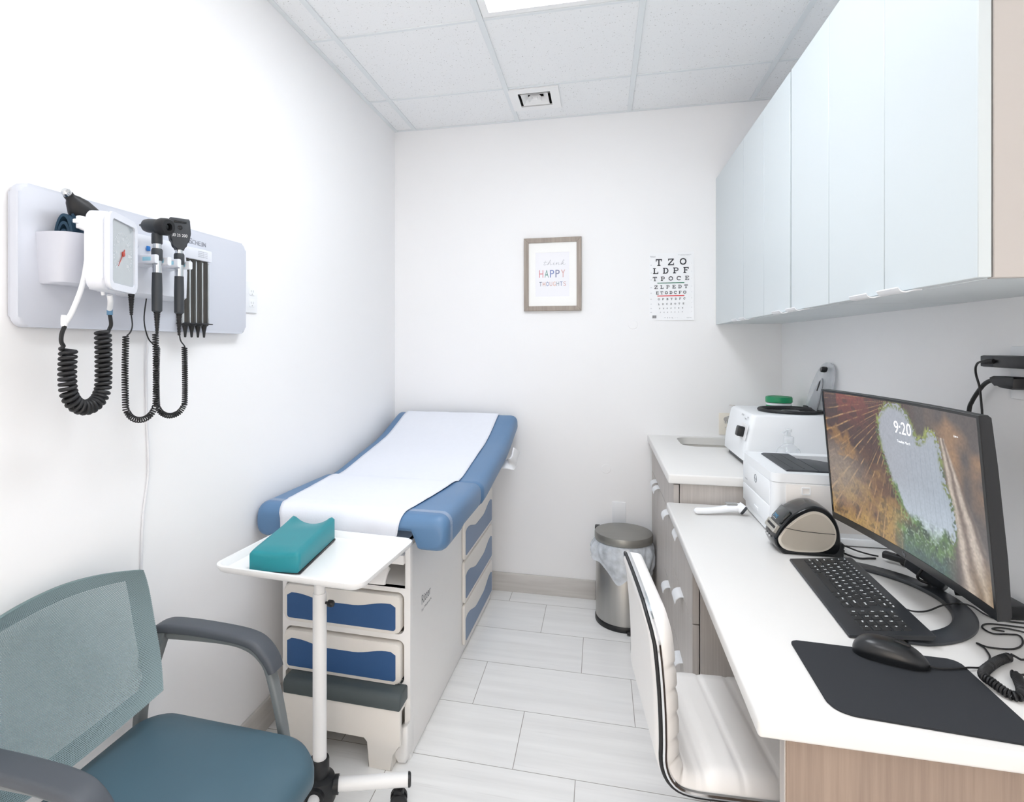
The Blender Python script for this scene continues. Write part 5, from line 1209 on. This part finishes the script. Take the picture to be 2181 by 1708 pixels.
def screen_img(u, v, n1, n2, n3, n4):
    """cave wallpaper: rock around an opening with sky, trees below"""
    op = [(.484, .985), (.44, .93), (.42, .885), (.40, .774), (.418, .66), (.45, .515), (.484, .405), (.52, .30), (.60, .20), (.70, .12), (.80, .16), (.835, .30), (.825, .47), (.79, .60), (.787, .755), (.765, .85), (.735, .862), (.70, .80), (.656, .775), (.635, .86), (.605, .925), (.553, .985)]
    uu = u + .018 * (n2 - .5) + .012 * (n4 - .5); vv = v + .03 * (n3 - .5) + .02 * (n4 - .5)
    ins = np.zeros(u.shape, bool); dmin = np.full(u.shape, 9.0)
    for i in range(len(op)):
        (x1, y1), (x2, y2) = op[i], op[i - 1]
        c_ = ((y1 > vv) != (y2 > vv)) & (uu < (x2 - x1) * (vv - y1) / (y2 - y1 + 1e-9) + x1); ins ^= c_
        dx, dy = (x2 - x1) * 1.7, y2 - y1; tt = np.clip(((uu - x1) * 1.7 * dx + (vv - y1) * dy) / (dx * dx + dy * dy + 1e-9), 0, 1)
        dmin = np.minimum(dmin, np.hypot((uu - x1) * 1.7 - tt * dx, vv - y1 - tt * dy))
    L_ = lambda h: np.array(rgb(h)[:3])
    mixc = lambda a, b_, f: a * (1 - f[..., None]) + b_ * f[..., None]
    # left rock: dark red above, ochre below, with rays fanning from the upper middle
    rock = mixc(L_('#41211a'), L_('#7d5428'), np.clip((.55 - v) * 1.6 + (n1 - .5) * 1.5, 0, 1))
    rock = mixc(rock, L_('#a8822f'), np.clip((.34 - v) * 3 + (n2 - .5) * 2.2, 0, .8)); rock = mixc(rock, L_('#7d2c17'), np.clip((v - .72) * 3 * (u > .1), 0, .8) * np.clip((.5 - u) * 4, 0, 1))
    ang = np.arctan2(v - 1.02, (u - .56) * 1.7); ray = np.clip(np.sin(ang * 150 + n1 * 4) * .7 + np.sin(ang * 67 + 1) * .6 - .5, 0, 1) * np.clip((n3 - .3) * 2, 0, 1)
    rock = mixc(rock, L_('#24130e'), np.clip((n3 - .52) * 5, 0, .55)); rock = mixc(rock, L_('#c99a5c'), np.clip(ray * 1.3, 0, .75)); rock = mixc(rock, L_('#97897a'), np.clip(1 - np.hypot((u - .02) * 3, (v - .38) * 3.4), 0, .6))
    rock = mixc(rock, L_('#b07d2a'), np.clip(.5 - np.abs((u - .10) * 7 - (.62 - v) * 4.5 + 2 * (n2 - .5)) * 1.3, 0, .7) * (v > .5) * (v < .8))
    rt = mixc(L_('#4d4542'), L_('#97714a'), np.clip((n1 - .52) * 5, 0, 1) * np.clip((v - .35) * 2.5, 0, .85) * np.clip((u - .70) * 7, 0, 1))
    rock = mixc(rock, rt, np.clip((u - .56) * 9, 0, 1))
    cone = np.clip(1 - np.abs((u - (.80 + .19 * np.clip(.82 - v, 0, 1))) / (.02 + .13 * np.clip(.82 - v, 0, 1))), 0, 1) * (v < .84)
    st = np.clip(.55 + .5 * np.sin((u - .78) / (.08 + .9 * np.clip(.95 - v, 0, 1)) * 60 + n2 * 3), 0, 1)
    rock = mixc(rock, mixc(L_('#6b5a50'), L_('#b5a698'), st), np.clip(cone * 2.2, 0, 1)); rock = mixc(rock, L_('#8a6a2a'), np.clip((u - .86) * 6, 0, 1) * np.clip((.26 - v) * 4, 0, .7))
    sky = mixc(L_('#a4a9b4'), L_('#a3b4c4'), np.clip((u - .45) * 2.6, 0, 1) * np.clip(1.2 - v, 0, 1)); sky = mixc(sky, L_('#b8c6d4'), np.clip((.5 - v) * 3, 0, 1))
    tree = mixc(L_('#20402a'), L_('#5f8a3e'), np.clip((n3 - .32) * 2.4, 0, 1)); tree = mixc(tree, L_('#88a08a'), np.clip((n4 - .62) * 5, 0, 1) * .6)
    top = .40 - 1.1 * np.clip(u - .5, 0, 1) * (u < .64) - .16 * (u >= .64) + .05 * np.sin(u * 42) + .14 * (n2 - .5)
    pic = sky
    tw = np.clip(1 - np.abs(np.mod(u * 34 + n1 * .6 + v * .9, 1) - .5) * 16, 0, 1) * (v < .78) * (u > .56); pic = mixc(pic, L_('#6d7f92'), tw * .45)
    pic = mixc(pic, tree, np.clip((top - vv) * 24, 0, 1))
    out_ = np.where(ins[..., None], pic, rock)
    edge = np.clip(1 - dmin / .035, 0, 1) * np.clip((n4 - .3) * 3, 0, 1)
    out_ = mixc(out_, mixc(L_('#2d5032'), L_('#8f9a3e'), np.clip((n2 - .3) * 2 + (u - .5) * .8, 0, 1)), np.clip(edge * 1.5, 0, 1))
    low = np.clip((.30 - vv) * 7, 0, 1) * np.clip((u - .44) * 12, 0, 1) * np.clip((.83 - u) * 14, 0, 1); out_ = mixc(out_, mixc(tree, L_('#27474a'), np.clip((.14 - v) * 8, 0, .8)), low)
    out_ = out_ * (.8 + .4 * n4[..., None] * (1 - .7 * (ins & ~(low > .1)))[..., None]); g_ = out_.mean(axis=2, keepdims=True); out_ = out_ * .86 + g_ * .14; return out_ * .9 + .03
NX, NY = 420, 250
def vnoise(fx, fy, seed):
    r = np.random.RandomState(seed); g = r.rand(fy + 3, fx + 3); U, V = np.meshgrid(np.linspace(0, fx, NX + 1), np.linspace(0, fy, NY + 1), indexing='ij')
    i, j = U.astype(int), V.astype(int); a, b_ = U - i, V - j; a = a * a * (3 - 2 * a); b_ = b_ * b_ * (3 - 2 * b_)
    return (g[j, i] * (1 - a) + g[j, i + 1] * a) * (1 - b_) + (g[j + 1, i] * (1 - a) + g[j + 1, i + 1] * a) * b_
fb = lambda f, s: vnoise(f, f * 2 // 3, s) * .5 + vnoise(f * 2, f * 4 // 3, s + 1) * .3 + vnoise(f * 4, f * 8 // 3, s + 2) * .2
U_, V_ = np.meshgrid(np.linspace(0, 1, NX + 1), np.linspace(0, 1, NY + 1), indexing='ij')
IMG = screen_img(U_, V_, fb(6, 1), fb(12, 11), fb(30, 21), vnoise(140, 84, 31))
m, nt, b = base_mat('screen_picture')
va = N(nt, 'ShaderNodeVertexColor'); va.layer_name = 'Col'
b.inputs['Base Color'].default_value = (.01, .01, .012, 1); b.inputs['Roughness'].default_value = .22; b.inputs['Specular IOR Level'].default_value = .35
nt.links.new(va.outputs[0], b.inputs['Emission Color']); b.inputs['Emission Strength'].default_value = .95
M['screen'] = m
bm = bm_new(); cl = bm.verts.layers.float_color.new('Col'); A_ = grid(bm, lambda u, v: scr(bu0 + (bu1 - bu0) * u, bv0 + (bv1 - bv0) * v, .0012), NX, NY)
for i in range(NX + 1):
    for j in range(NY + 1): A_[i][j][cl] = (*[float(c_) for c_ in IMG[i, j]], 1)
obj('screen', bm, M['screen'], t, label='lit screen with cave wallpaper', angle=80)
scr_o = t.children[-1]
def on_screen(u, v): return scr(bu0 + (bu1 - bu0) * u, bv0 + (bv1 - bv0) * v, .0016)
bm = bm_new(); text(bm, '9:20', on_screen(.518, .795), sx, su, .026, width=.060); obj('clock', bm, emit('screen_white', '#d9dde2', .95), scr_o, flat=True)
bm = bm_new(); text(bm, 'Tuesday, March', on_screen(.53, .735), sx, su, .0055, width=.046); text(bm, 'Like what you see?', on_screen(.875, .865), sx, su, .004, width=.034); obj('screen_text', bm, bpy.data.materials['screen_white'], scr_o, flat=True)
bm = bm_new()                                                        # bezels
def strip(u0, v0, u1, v1, d, n=20):
    A1 = [[scr(u0 + (u1 - u0) * i / n, v, dd) for v, dd in ((v0, .0002), (v0, d), (v1, d), (v1, .0002))] for i in range(n + 1)]; loft(bm, A1)
strip(0, 0, 1, bv0, .0022); strip(0, bv1, 1, 1, .0022); strip(0, bv0, bu0, bv1, .0022, 2); strip(bu1, bv0, 1, bv1, .0022, 2); obj('bezel', bm, M['black_gloss'], t)
bm = bm_new(); text(bm, 'hp', scr(.5, .016, .0026), sx, su, .009, width=.010); obj('maker_mark', bm, M['text_grey'], t, flat=True)
# stand: half-ring foot and slanted neck
RC = Vector((.566, 1.506, 0)); bm = bm_new(); rings = []
for k in range(41):
    a = math.radians(-84 + 164 * k / 40); e = Vector((math.cos(a), math.sin(a), 0)); r0, r1 = .19, .233
    w_ = 1 - .3 * max(0, abs(k - 20) / 20 - .9) / .1
    rm = (r0 + r1) / 2; h_ = (r1 - r0) / 2 * w_
    rings.append([RC + e * (rm + q * h_) + Vector((0, 0, z)) for q, z in ((-1, ZD + .001), (-1, ZD + .004), (-.85, ZD + .0085), (.7, ZD + .0095), (1, ZD + .006), (1, ZD + .001))])
loft(bm, rings); obj('stand_ring', bm, mat('stand_grey', '#33373c', .35, var=.03), t)
bm = bm_new(); nk = smooth_path([(.772, 1.60, ZD + .024), (.77, 1.59, ZD + .038), (.757, 1.55, ZD + .075), (.72, 1.49, ZD + .16), (.68, 1.44, ZD + .25)], 6)
sweep(bm, nk, rrect(-.045, -.013, .045, .013, .005, 3), up=(.83, .5, .25)); obj('stand_neck', bm, bpy.data.materials['stand_grey'], t)
bm = bm_new(); box(bm, (.655, 1.36, 1.03), (.70, 1.47, 1.12), .01); obj('mount', bm, M['black_plastic'], t)
bm = bm_new(); tube(bm, smooth_path([(.70, 1.47, 1.0), (.735, 1.52, .90), (.750, 1.588, .836), (.768, 1.585, .824), (.779, 1.592, .822)], 8), .0032, 8); obj('video_cable', bm, M['cable'], t)
bm = bm_new()
for k in range(6):
    c_ = Vector((.806, 1.532, .836)); R_ = .020 + .0015 * k
    tube(bm, smooth_path([c_ + Vector((.5 * R_ * math.cos(a) + .002 * k - .006, R_ * math.cos(a) * 1.1 - .001 * k, .55 * R_ * math.sin(a) + .0012 * k)) for a in [2 * PI * i / 12 for i in range(12)]], 4, closed=True), .0027, 6, closed=True)
tag(obj('cable_bundle', bm, M['cable'], loc=(.806, 1.532, ZD), angle=60), 'coiled black cable bundle under the lower edge of the monitor', 'cable')
bm = bm_new(); PB = basis((.864, 1.498, ZD), Vector((.1, -.995, 0)), Vector((.995, .1, 0)), (0, 0, 1)); prism(bm, rrect(-.055, -.025, .055, .025, .006, 3), 'z', .0005, .03, .004, 2); xf(bm, PB); tag(obj('power_adapter', bm, M['black_plastic'], loc=(.864, 1.498, ZD)), 'black power brick on the desk behind the monitor', 'power adapter')

# ================================================================== keyboard
KB = T(.5695, 1.4905, ZD) @ RZ(-92.2)                                # x along the keys to the right, y away from the sitter
t = thing('keyboard', 'flat black keyboard with white legends on the desk', 'keyboard', tuple(KB.translation), -92.2)
KL, KD = .424, .148
bm = bm_new(); pr = [(-KD / 2, .001), (-KD / 2 - .002, .003), (-KD / 2, .007), (KD / 2 - .004, .0245), (KD / 2, .0225), (KD / 2 - .006, .0135)]; prism(bm, pr, 'x', -KL / 2, KL / 2, .002, 2); [box(bm, (x_ - .02, KD / 2 - .022, .0003), (x_ + .02, KD / 2 - .014, .014), .002) for x_ in (-.15, .12)]; obj('body', bm, mat('keyboard_dark', '#2a2d31', .45, var=.04, bump=.03, bscale=900), t, local=True)
M['key'] = mat('key_black', '#1b1e21', .5, var=.05); M['legend'] = mat('key_legend', '#e9edf0', .6, var=.02)
def kz(y): return .007 + (y + KD / 2) / KD * .018
P_ = .0207; kx0 = -KL / 2 + .013; ky0 = -KD / 2 + .030
nkeys = 0
def key(cx, row, w_, leg, hgt=1.0, kh=None):
    global nkeys; nkeys += 1
    kh = kh or .0176
    y0 = ky0 + row / (P_ * .88) * .0176; w0 = w_ * P_ - .0022; x0 = kx0 + cx * P_ + .0011
    bm = bm_new(); h_ = kh * 1.0 - .0022
    sl = .018 / KD
    lo = rrect(x0, y0, x0 + w0, y0 + h_, .0022, 2); hi = rrect(x0 + .0008, y0 + .0008, x0 + w0 - .0008, y0 + h_ - .0006, .002, 2)
    loft(bm, [[(x, y, kz(y) - .0004) for x, y in lo], [(x, y, kz(y) + .0018) for x, y in hi], [(x, y, kz(y) + .0021) for x, y in [((x - x0 - w0 / 2) * .9 + x0 + w0 / 2, (y - y0 - h_ / 2) * .9 + y0 + h_ / 2) for x, y in hi]]])
    if leg:
        hh = .0056 if len(leg) == 1 else .0032; y_ = y0 + h_ - hh - .0025
        text(bm, leg, (x0 + .003, y_, kz(y_) + .0022), (1, 0, 0), (0, 1, sl), hh, width=None if len(leg) == 1 else min(len(leg) * .0024, w0 - .005), bold=.05, mi=1)
    obj('key', bm, [M['key'], M['legend']], t, local=True, flat=True)
rows = [(0, [(1.25, 'Ctrl'), (1, 'Fn'), (1, 'Win'), (1.25, 'Alt'), (5.75, ''), (1.25, 'Alt'), (1.25, 'Menu'), (1.25, 'Ctrl')]),
        (1, [(2.25, 'Shift')] + [(1, c_) for c_ in 'ZXCVBNM<>?'] + [(1.75, 'Shift')]),
        (2, [(1.75, 'Caps')] + [(1, c_) for c_ in 'ASDFGHJKL:'] + [(1, '"'), (1.25, 'Enter')]),
        (3, [(1.5, 'Tab')] + [(1, c_) for c_ in 'QWERTYUIOP{}'] + [(.5, '')]),
        (4, [(1, '~')] + [(1, c_) for c_ in '1234567890-='] + [(1, 'Back')])]
for r_, ks in rows:
    x = 0
    for w_, leg in ks:
        if w_ > .6: key(x, r_ * P_ * .88, w_, leg)
        x += w_
for i in range(19): key(i * .745 + (.1 if i else 0), 5 * P_ * .88, .72, ['Esc'] [0] if i == 0 else ('F%d' % i if i < 13 else ['Prt', 'Scr', 'Brk', 'Vol', 'Vol', 'Mute'][i - 13]), kh=.0125)
x0 = 14.75
for x, y, l in ((0, 0, '<'), (1, 0, 'v'), (2, 0, '>'), (1, 1, '^')): key(x0 - .55 + x * .0 + x, y * P_ * .88, .95, l) if False else None
for r_, s in enumerate((('0', '.', 'Ent', '<'), ('1', '2', '3', '>'), ('4', '5', '6', '^'), ('7', '8', '9', '+'), ('Num', '/', '*', '-'))):
    for i, l in enumerate(s): key(x0 + i * 1.08, r_ * P_ * .88, 1.05, l)
bm = bm_new(); tube(bm, smooth_path([KB.inverted() @ Vector(p) for p in ((.636, 1.43, .826), (.66, 1.4225, .819), (.697, 1.439, .815), (.741, 1.464, .8215), (.775, 1.476, .8235), (.799, 1.474, .821), (.812, 1.455, .814), (.824, 1.436, .8125), (.845, 1.43, .8125), (.88, 1.428, .8125))], 8), .0018, 8); obj('cable', bm, M['cable'], t, local=True)

# ================================================================== mouse pad, mouse, leads
def round_poly(pts, rs, n=8):
    out = []; k = len(pts)
    for i in range(k):
        p, a, b_ = Vector(pts[i]), Vector(pts[i - 1]), Vector(pts[(i + 1) % k]); s = p + (a - p).normalized() * rs[i]; e = p + (b_ - p).normalized() * rs[i]
        for q in range(n + 1): t_ = q / n; out.append(tuple(s * (1 - t_) ** 2 + p * (2 * t_ * (1 - t_)) + e * t_ ** 2))
    return out
bm = bm_new(); prism(bm, round_poly([(.366, 1.2435), (.646, 1.2325), (.641, .992), (.362, 1.014)], [.016, .02, .02, .038]), 'z', ZD + .0004, ZD + .0036, .0008, 1)
tag(obj('mouse_pad', bm, mat('pad_black', '#26292e', .85, var=.06, vscale=300, bump=.25, bscale=1500), loc=(.50, 1.12, ZD)), 'black cloth mouse pad near the front corner of the desk', 'mouse pad')
t = thing('mouse', 'black wired computer mouse on the mouse pad', 'mouse', (.525, 1.207, ZD + .0037), -20)
def mouse_ring(q):
    tq = abs(2 * q - 1); rd = max(0, 1 - tq ** 2.8) ** .5; x = -.058 + .117 * q; w_ = .0315 * rd * (1 - .06 * math.sin(q * PI)); h_ = .006 + .031 * (max(0, 1 - abs((q - .40) / .66) ** 2.2)) ** .75 * max(0, 1 - tq ** 5) ** .5; w_ = max(w_, .004); out_ = [(x, -w_ * .90, .0006), (x, -w_ * .90, .003)]
    for k in range(17): a = PI - PI * k / 16; out_.append((x, math.copysign(abs(math.cos(a)) ** .7, math.cos(a)) * w_, max(.005, h_ * .22) + max(h_ - max(.005, h_ * .22), .0005) * math.sin(a) ** .85))
    return out_ + [(x, w_ * .90, .003), (x, w_ * .90, .0006)]
bm = bm_new(); loft(bm, [mouse_ring(q) for q in [.002, .006, .013, .025, .045, .07, .1, .14, .2, .27, .34, .42, .5, .6, .7, .78, .85, .9, .94, .965, .985, .996]]); obj('shell', bm, mat('mouse_black', '#1b1d20', .3, var=.05, bump=.02, bscale=900), t, local=True, angle=70)
bm = bm_new(); prism(bm, rrect(.0, -.0035, .026, .0035, .003, 3), 'z', .0325, .0395, .002, 2); xf(bm, Matrix.Rotation(.16, 4, 'Y')); obj('wheel', bm, M['black_rubber'], t, local=True)
MI = MATS['mouse'].inverted()
bm = bm_new(); tube(bm, smooth_path([MI @ Vector(p) for p in ((.578, 1.187, .8185), (.592, 1.186, .8165), (.614, 1.189, .8165), (.646, 1.201, .8162), (.674, 1.215, .8125), (.697, 1.236, .8125), (.713, 1.26, .8125), (.72, 1.28, .8125), (.7235, 1.297, .8125), (.7205, 1.312, .8125), (.731, 1.3, .8125), (.754, 1.298, .8125), (.777, 1.303, .8125), (.799, 1.32, .8125), (.816, 1.344, .8125), (.822, 1.366, .8125), (.804, 1.366, .8125), (.776, 1.363, .8125), (.771, 1.384, .8125), (.782, 1.401, .8125), (.80, 1.409, .8125), (.835, 1.408, .8125), (.88, 1.402, .8125))], 8), .0017, 8); obj('cable', bm, M['cable'], t, local=True)
bm = bm_new(); tube(bm, smooth_path([(.805, 1.378, .8125), (.788, 1.385, .8125), (.812, 1.394, .8125), (.845, 1.380, .8125), (.84, 1.35, .8125), (.835, 1.32, .8125), (.86, 1.30, .8125), (.89, 1.29, .8125)], 8), .0016, 8); tag(obj('thin_cable', bm, M['cable'], loc=(.82, 1.37, ZD)), 'thin black cable looping on the desk below the right edge of the monitor', 'cable')
cp = smooth_path([(.742, 1.250, .819), (.735, 1.25, .819), (.707, 1.230, .819), (.673, 1.198, .819), (.654, 1.173, .8225), (.648, 1.158, .8235), (.6505, 1.143, .8235), (.655, 1.130, .821), (.6605, 1.120, .819), (.668, 1.115, .819), (.680, 1.1225, .819), (.692, 1.143, .819), (.702, 1.166, .819), (.709, 1.182, .819), (.706, 1.189, .819)], 8)
bm = bm_new(); tube(bm, smooth_path([(.88, 1.275, .813), (.80, 1.265, .813), (.752, 1.252, .8165)], 5)[:-1] + coil(cp, .0062, 54, 12) + smooth_path([(.711, 1.190, .8165), (.72, 1.198, .813), (.74, 1.205, .813), (.80, 1.21, .813), (.87, 1.20, .813)], 5), .0021, 6); tag(obj('phone_cord', bm, M['black_rubber'], loc=(.69, 1.18, ZD)), 'coiled black telephone cord beside the mouse pad', 'cord')

# ================================================================== power by the right wall
outlet('wall_outlet', 'white double wall outlet on the right wall behind black plugs', Vector((XR, 1.468, 1.336)), (0, 1, 0), (-1, 0, 0), .118, .118, (-.024, .024))
t = thing('wall_adapter', 'long black plug-in adapter box in the upper socket of the right wall outlet', 'power adapter', (.88, 1.47, 1.36))
bm = bm_new(); box(bm, (.858, 1.40, 1.3475), (.90, 1.548, 1.374), .0035, 2); obj('box', bm, M['black_plastic'], t)
bm = bm_new(); box(bm, (.8572, 1.505, 1.3485), (.866, 1.5485, 1.373), .002, 2); obj('end_face', bm, M['dark_grey'], t, label='lighter grey end of the adapter')
bm = bm_new(); tube(bm, [(.856, 1.50, 1.361), (.851, 1.513, 1.360), (.85, 1.525, 1.359)], [.0052, .0058, .004], 10); tube(bm, smooth_path([(.85, 1.52, 1.3595), (.852, 1.545, 1.357), (.858, 1.566, 1.345), (.864, 1.575, 1.326), (.868, 1.57, 1.298), (.87, 1.566, 1.252), (.87, 1.564, 1.23), (.872, 1.56, 1.1), (.884, 1.575, .9), (.888, 1.58, .815)], 8), .0024, 8); obj('lead', bm, M['cable'], t)
t = thing('power_plug', 'thick black power plug in the lower socket of the right wall outlet', 'plug', (.885, 1.48, 1.31))
bm = bm_new(); prism(bm, [(1.545, 1.324), (1.535, 1.327), (1.468, 1.328), (1.464, 1.324), (1.468, 1.303), (1.475, 1.3), (1.512, 1.302), (1.525, 1.309), (1.545, 1.314)], 'x', .872, .9005, .004, 2); obj('plug_body', bm, M['black_rubber'], t)
bm = bm_new(); tube(bm, smooth_path([(.887, 1.54, 1.319), (.886, 1.562, 1.315), (.886, 1.585, 1.305), (.887, 1.61, 1.285), (.888, 1.634, 1.26), (.889, 1.648, 1.235), (.89, 1.66, 1.15), (.89, 1.66, .9), (.885, 1.65, .816)], 8), .0048, 10); obj('lead', bm, M['cable'], t)

# ================================================================== task chair
t = thing('task_chair', 'white quilted armless swivel chair with chrome rim pulled under the desk', 'chair', (.335, 1.465, 0), 5)
pf = smooth_path([(-.248, 0, .838), (-.242, 0, .812), (-.235, 0, .783), (-.230, 0, .734), (-.226, 0, .684), (-.223, 0, .625), (-.222, 0, .575), (-.222, 0, .535), (-.213, 0, .505), (-.195, 0, .486), (-.165, 0, .478), (-.12, 0, .476), (-.02, 0, .474), (.09, 0, .474), (.17, 0, .471), (.215, 0, .462), (.235, 0, .44)], 6)
pf = resample(pf, 150); tn, fr = frames(pf, up=(0, 1, 0)); Ls = sum((pf[i + 1] - pf[i]).length for i in range(150))
def nrm(i):
    n_ = Vector((tn[i].z, 0, -tn[i].x)); n_ = -n_
    return n_ if (n_.x > 0 or n_.z > 0.5) else -n_
bm = bm_new(); rings = []; s = 0; PITCH = .0495
for i in range(151):
    if i: s += (pf[i] - pf[i - 1]).length
    n_ = nrm(i); e = min(s, Ls - s); hw = .205
    if s < .09: hw -= .06 * (1 - math.sqrt(max(0, 1 - (1 - s / .09) ** 2)))
    ed = min(1, (e + .0015) / .022); f = math.sqrt(max(0, 1 - (1 - ed) ** 2))
    ph = (s - .02) / PITCH if s < .40 else (s - .40) / .072 + .38 / PITCH
    q = abs(math.sin(PI * ph)) if .08 < s else 1
    tf = ((.020 + .011 * min(1, q * 1.7) ** .5) if s < .42 else (.025 + .006 * min(1, q * 2.6) ** .5)) * f + .002; tb = .014 * f + .002
    bend = max(0, 1 - abs(s - .40) / .05); tf *= 1 - .3 * bend
    cross = []
    K = 18
    for k in range(K + 1):
        a = -1 + 2 * k / K; rd = max(0, (abs(a) - .86) / .14); cross.append((a * hw, tf * math.sqrt(max(0, 1 - rd * rd * .92))))
    for k in range(K + 1):
        a = 1 - 2 * k / K; rd = max(0, (abs(a) - .88) / .12); cross.append((a * hw, -tb * math.sqrt(max(0, 1 - rd * rd * .92))))
    rings.append([pf[i] + n_ * b_ + Vector((0, y, 0)) for y, b_ in cross])
loft(bm, rings); obj('seat_shell', bm, M['leather'], t, local=True, angle=75)
def rim_path(off, back):
    L1 = []
    for i in range(148, 16, -2): L1.append(pf[i] + Vector((0, -(.2065 + off), 0)) - nrm(i) * back)
    top = pf[0] - nrm(2) * back + Vector((0, 0, .002))
    cor = [pf[12] + Vector((0, -(.2035 + off), 0)) - nrm(12) * back, pf[7] + Vector((0, -(.193 + off), 0)) - nrm(7) * back, pf[3] + Vector((0, -(.176 + off), 0)) - nrm(4) * back, top + Vector((0, -.155, -.002)), top + Vector((0, -.135, 0)), top + Vector((0, -.08, .002)), top + Vector((0, 0, .003))]
    half = L1 + cor
    return half + [Vector((p.x, -p.y, p.z)) for p in half[-2::-1]]
bm = bm_new(); RP = rim_path(.001, .0015); tube(bm, RP, .0058, 8); obj('chrome_rim', bm, M['chrome'], t, local=True)
bm = bm_new(); tube(bm, rim_path(-.001, .0095), .0036, 6); obj('black_piping', bm, M['black_rubber'], t, local=True)
bm = bm_new(); box(bm, (-.10, -.11, .425), (.12, .11, .446), .006); lathe(bm, [(.028, .36), (.03, .43)], (0, 0, 0), 20); obj('tilt_plate', bm, M['dark_grey'], t, local=True)
bm = bm_new(); lathe(bm, [(.03, .10), (.03, .29), (.025, .292), (.015, .293), (.015, .40)], (0, 0, 0), 24); obj('gas_column', bm, M['chrome'], t, local=True)
bm = bm_new(); tube(bm, smooth_path([(.02, -.10, .428), (.02, -.16, .43), (.01, -.20, .425)], 5), .005, 8); lathe(bm, [(.0, 0), (.009, .002), (.009, .03), (0, .032)], (.01, -.225, .424), 12, 'y'); obj('tilt_lever', bm, M['black_plastic'], t, local=True)
bm = bm_new(); lathe(bm, [(.0, .075), (.034, .075), (.036, .115), (.03, .122), (0, .122)], (0, 0, 0), 24)
for k in range(5):
    a = math.radians(145 + 72 * k); e = Vector((math.cos(a), math.sin(a), 0)); sweep(bm, [e * .02 + Vector((0, 0, .10)), e * .15 + Vector((0, 0, .094)), e * .285 + Vector((0, 0, .078)), e * .292 + Vector((0, 0, .074))], rrect(-.018, -.011, .018, .011, .007, 3), scale=[1.1, 1, .85, .6])
obj('star_base', bm, M['chrome'], t, local=True)
for k in range(5):
    a = math.radians(145 + 72 * k); e = Vector((math.cos(a), math.sin(a), 0)); q = Vector((-e.y, e.x, 0)); c_ = e * .272
    bm = bm_new()
    for sgn in (-1, 1): tube(bm, [c_ + q * (sgn * .007) + Vector((0, 0, .0275)), c_ + q * (sgn * .022) + Vector((0, 0, .0275))], .027, 18)
    tube(bm, [c_ + Vector((0, 0, .04)), c_ + Vector((0, 0, .072))], .006, 8); sweep(bm, [c_ + q * -.006 + Vector((0, 0, .04)), c_ + q * .006 + Vector((0, 0, .04))], rrect(-.02, -.008, .02, .012, .004, 2)); obj('caster', bm, M['black_plastic'], t, local=True)
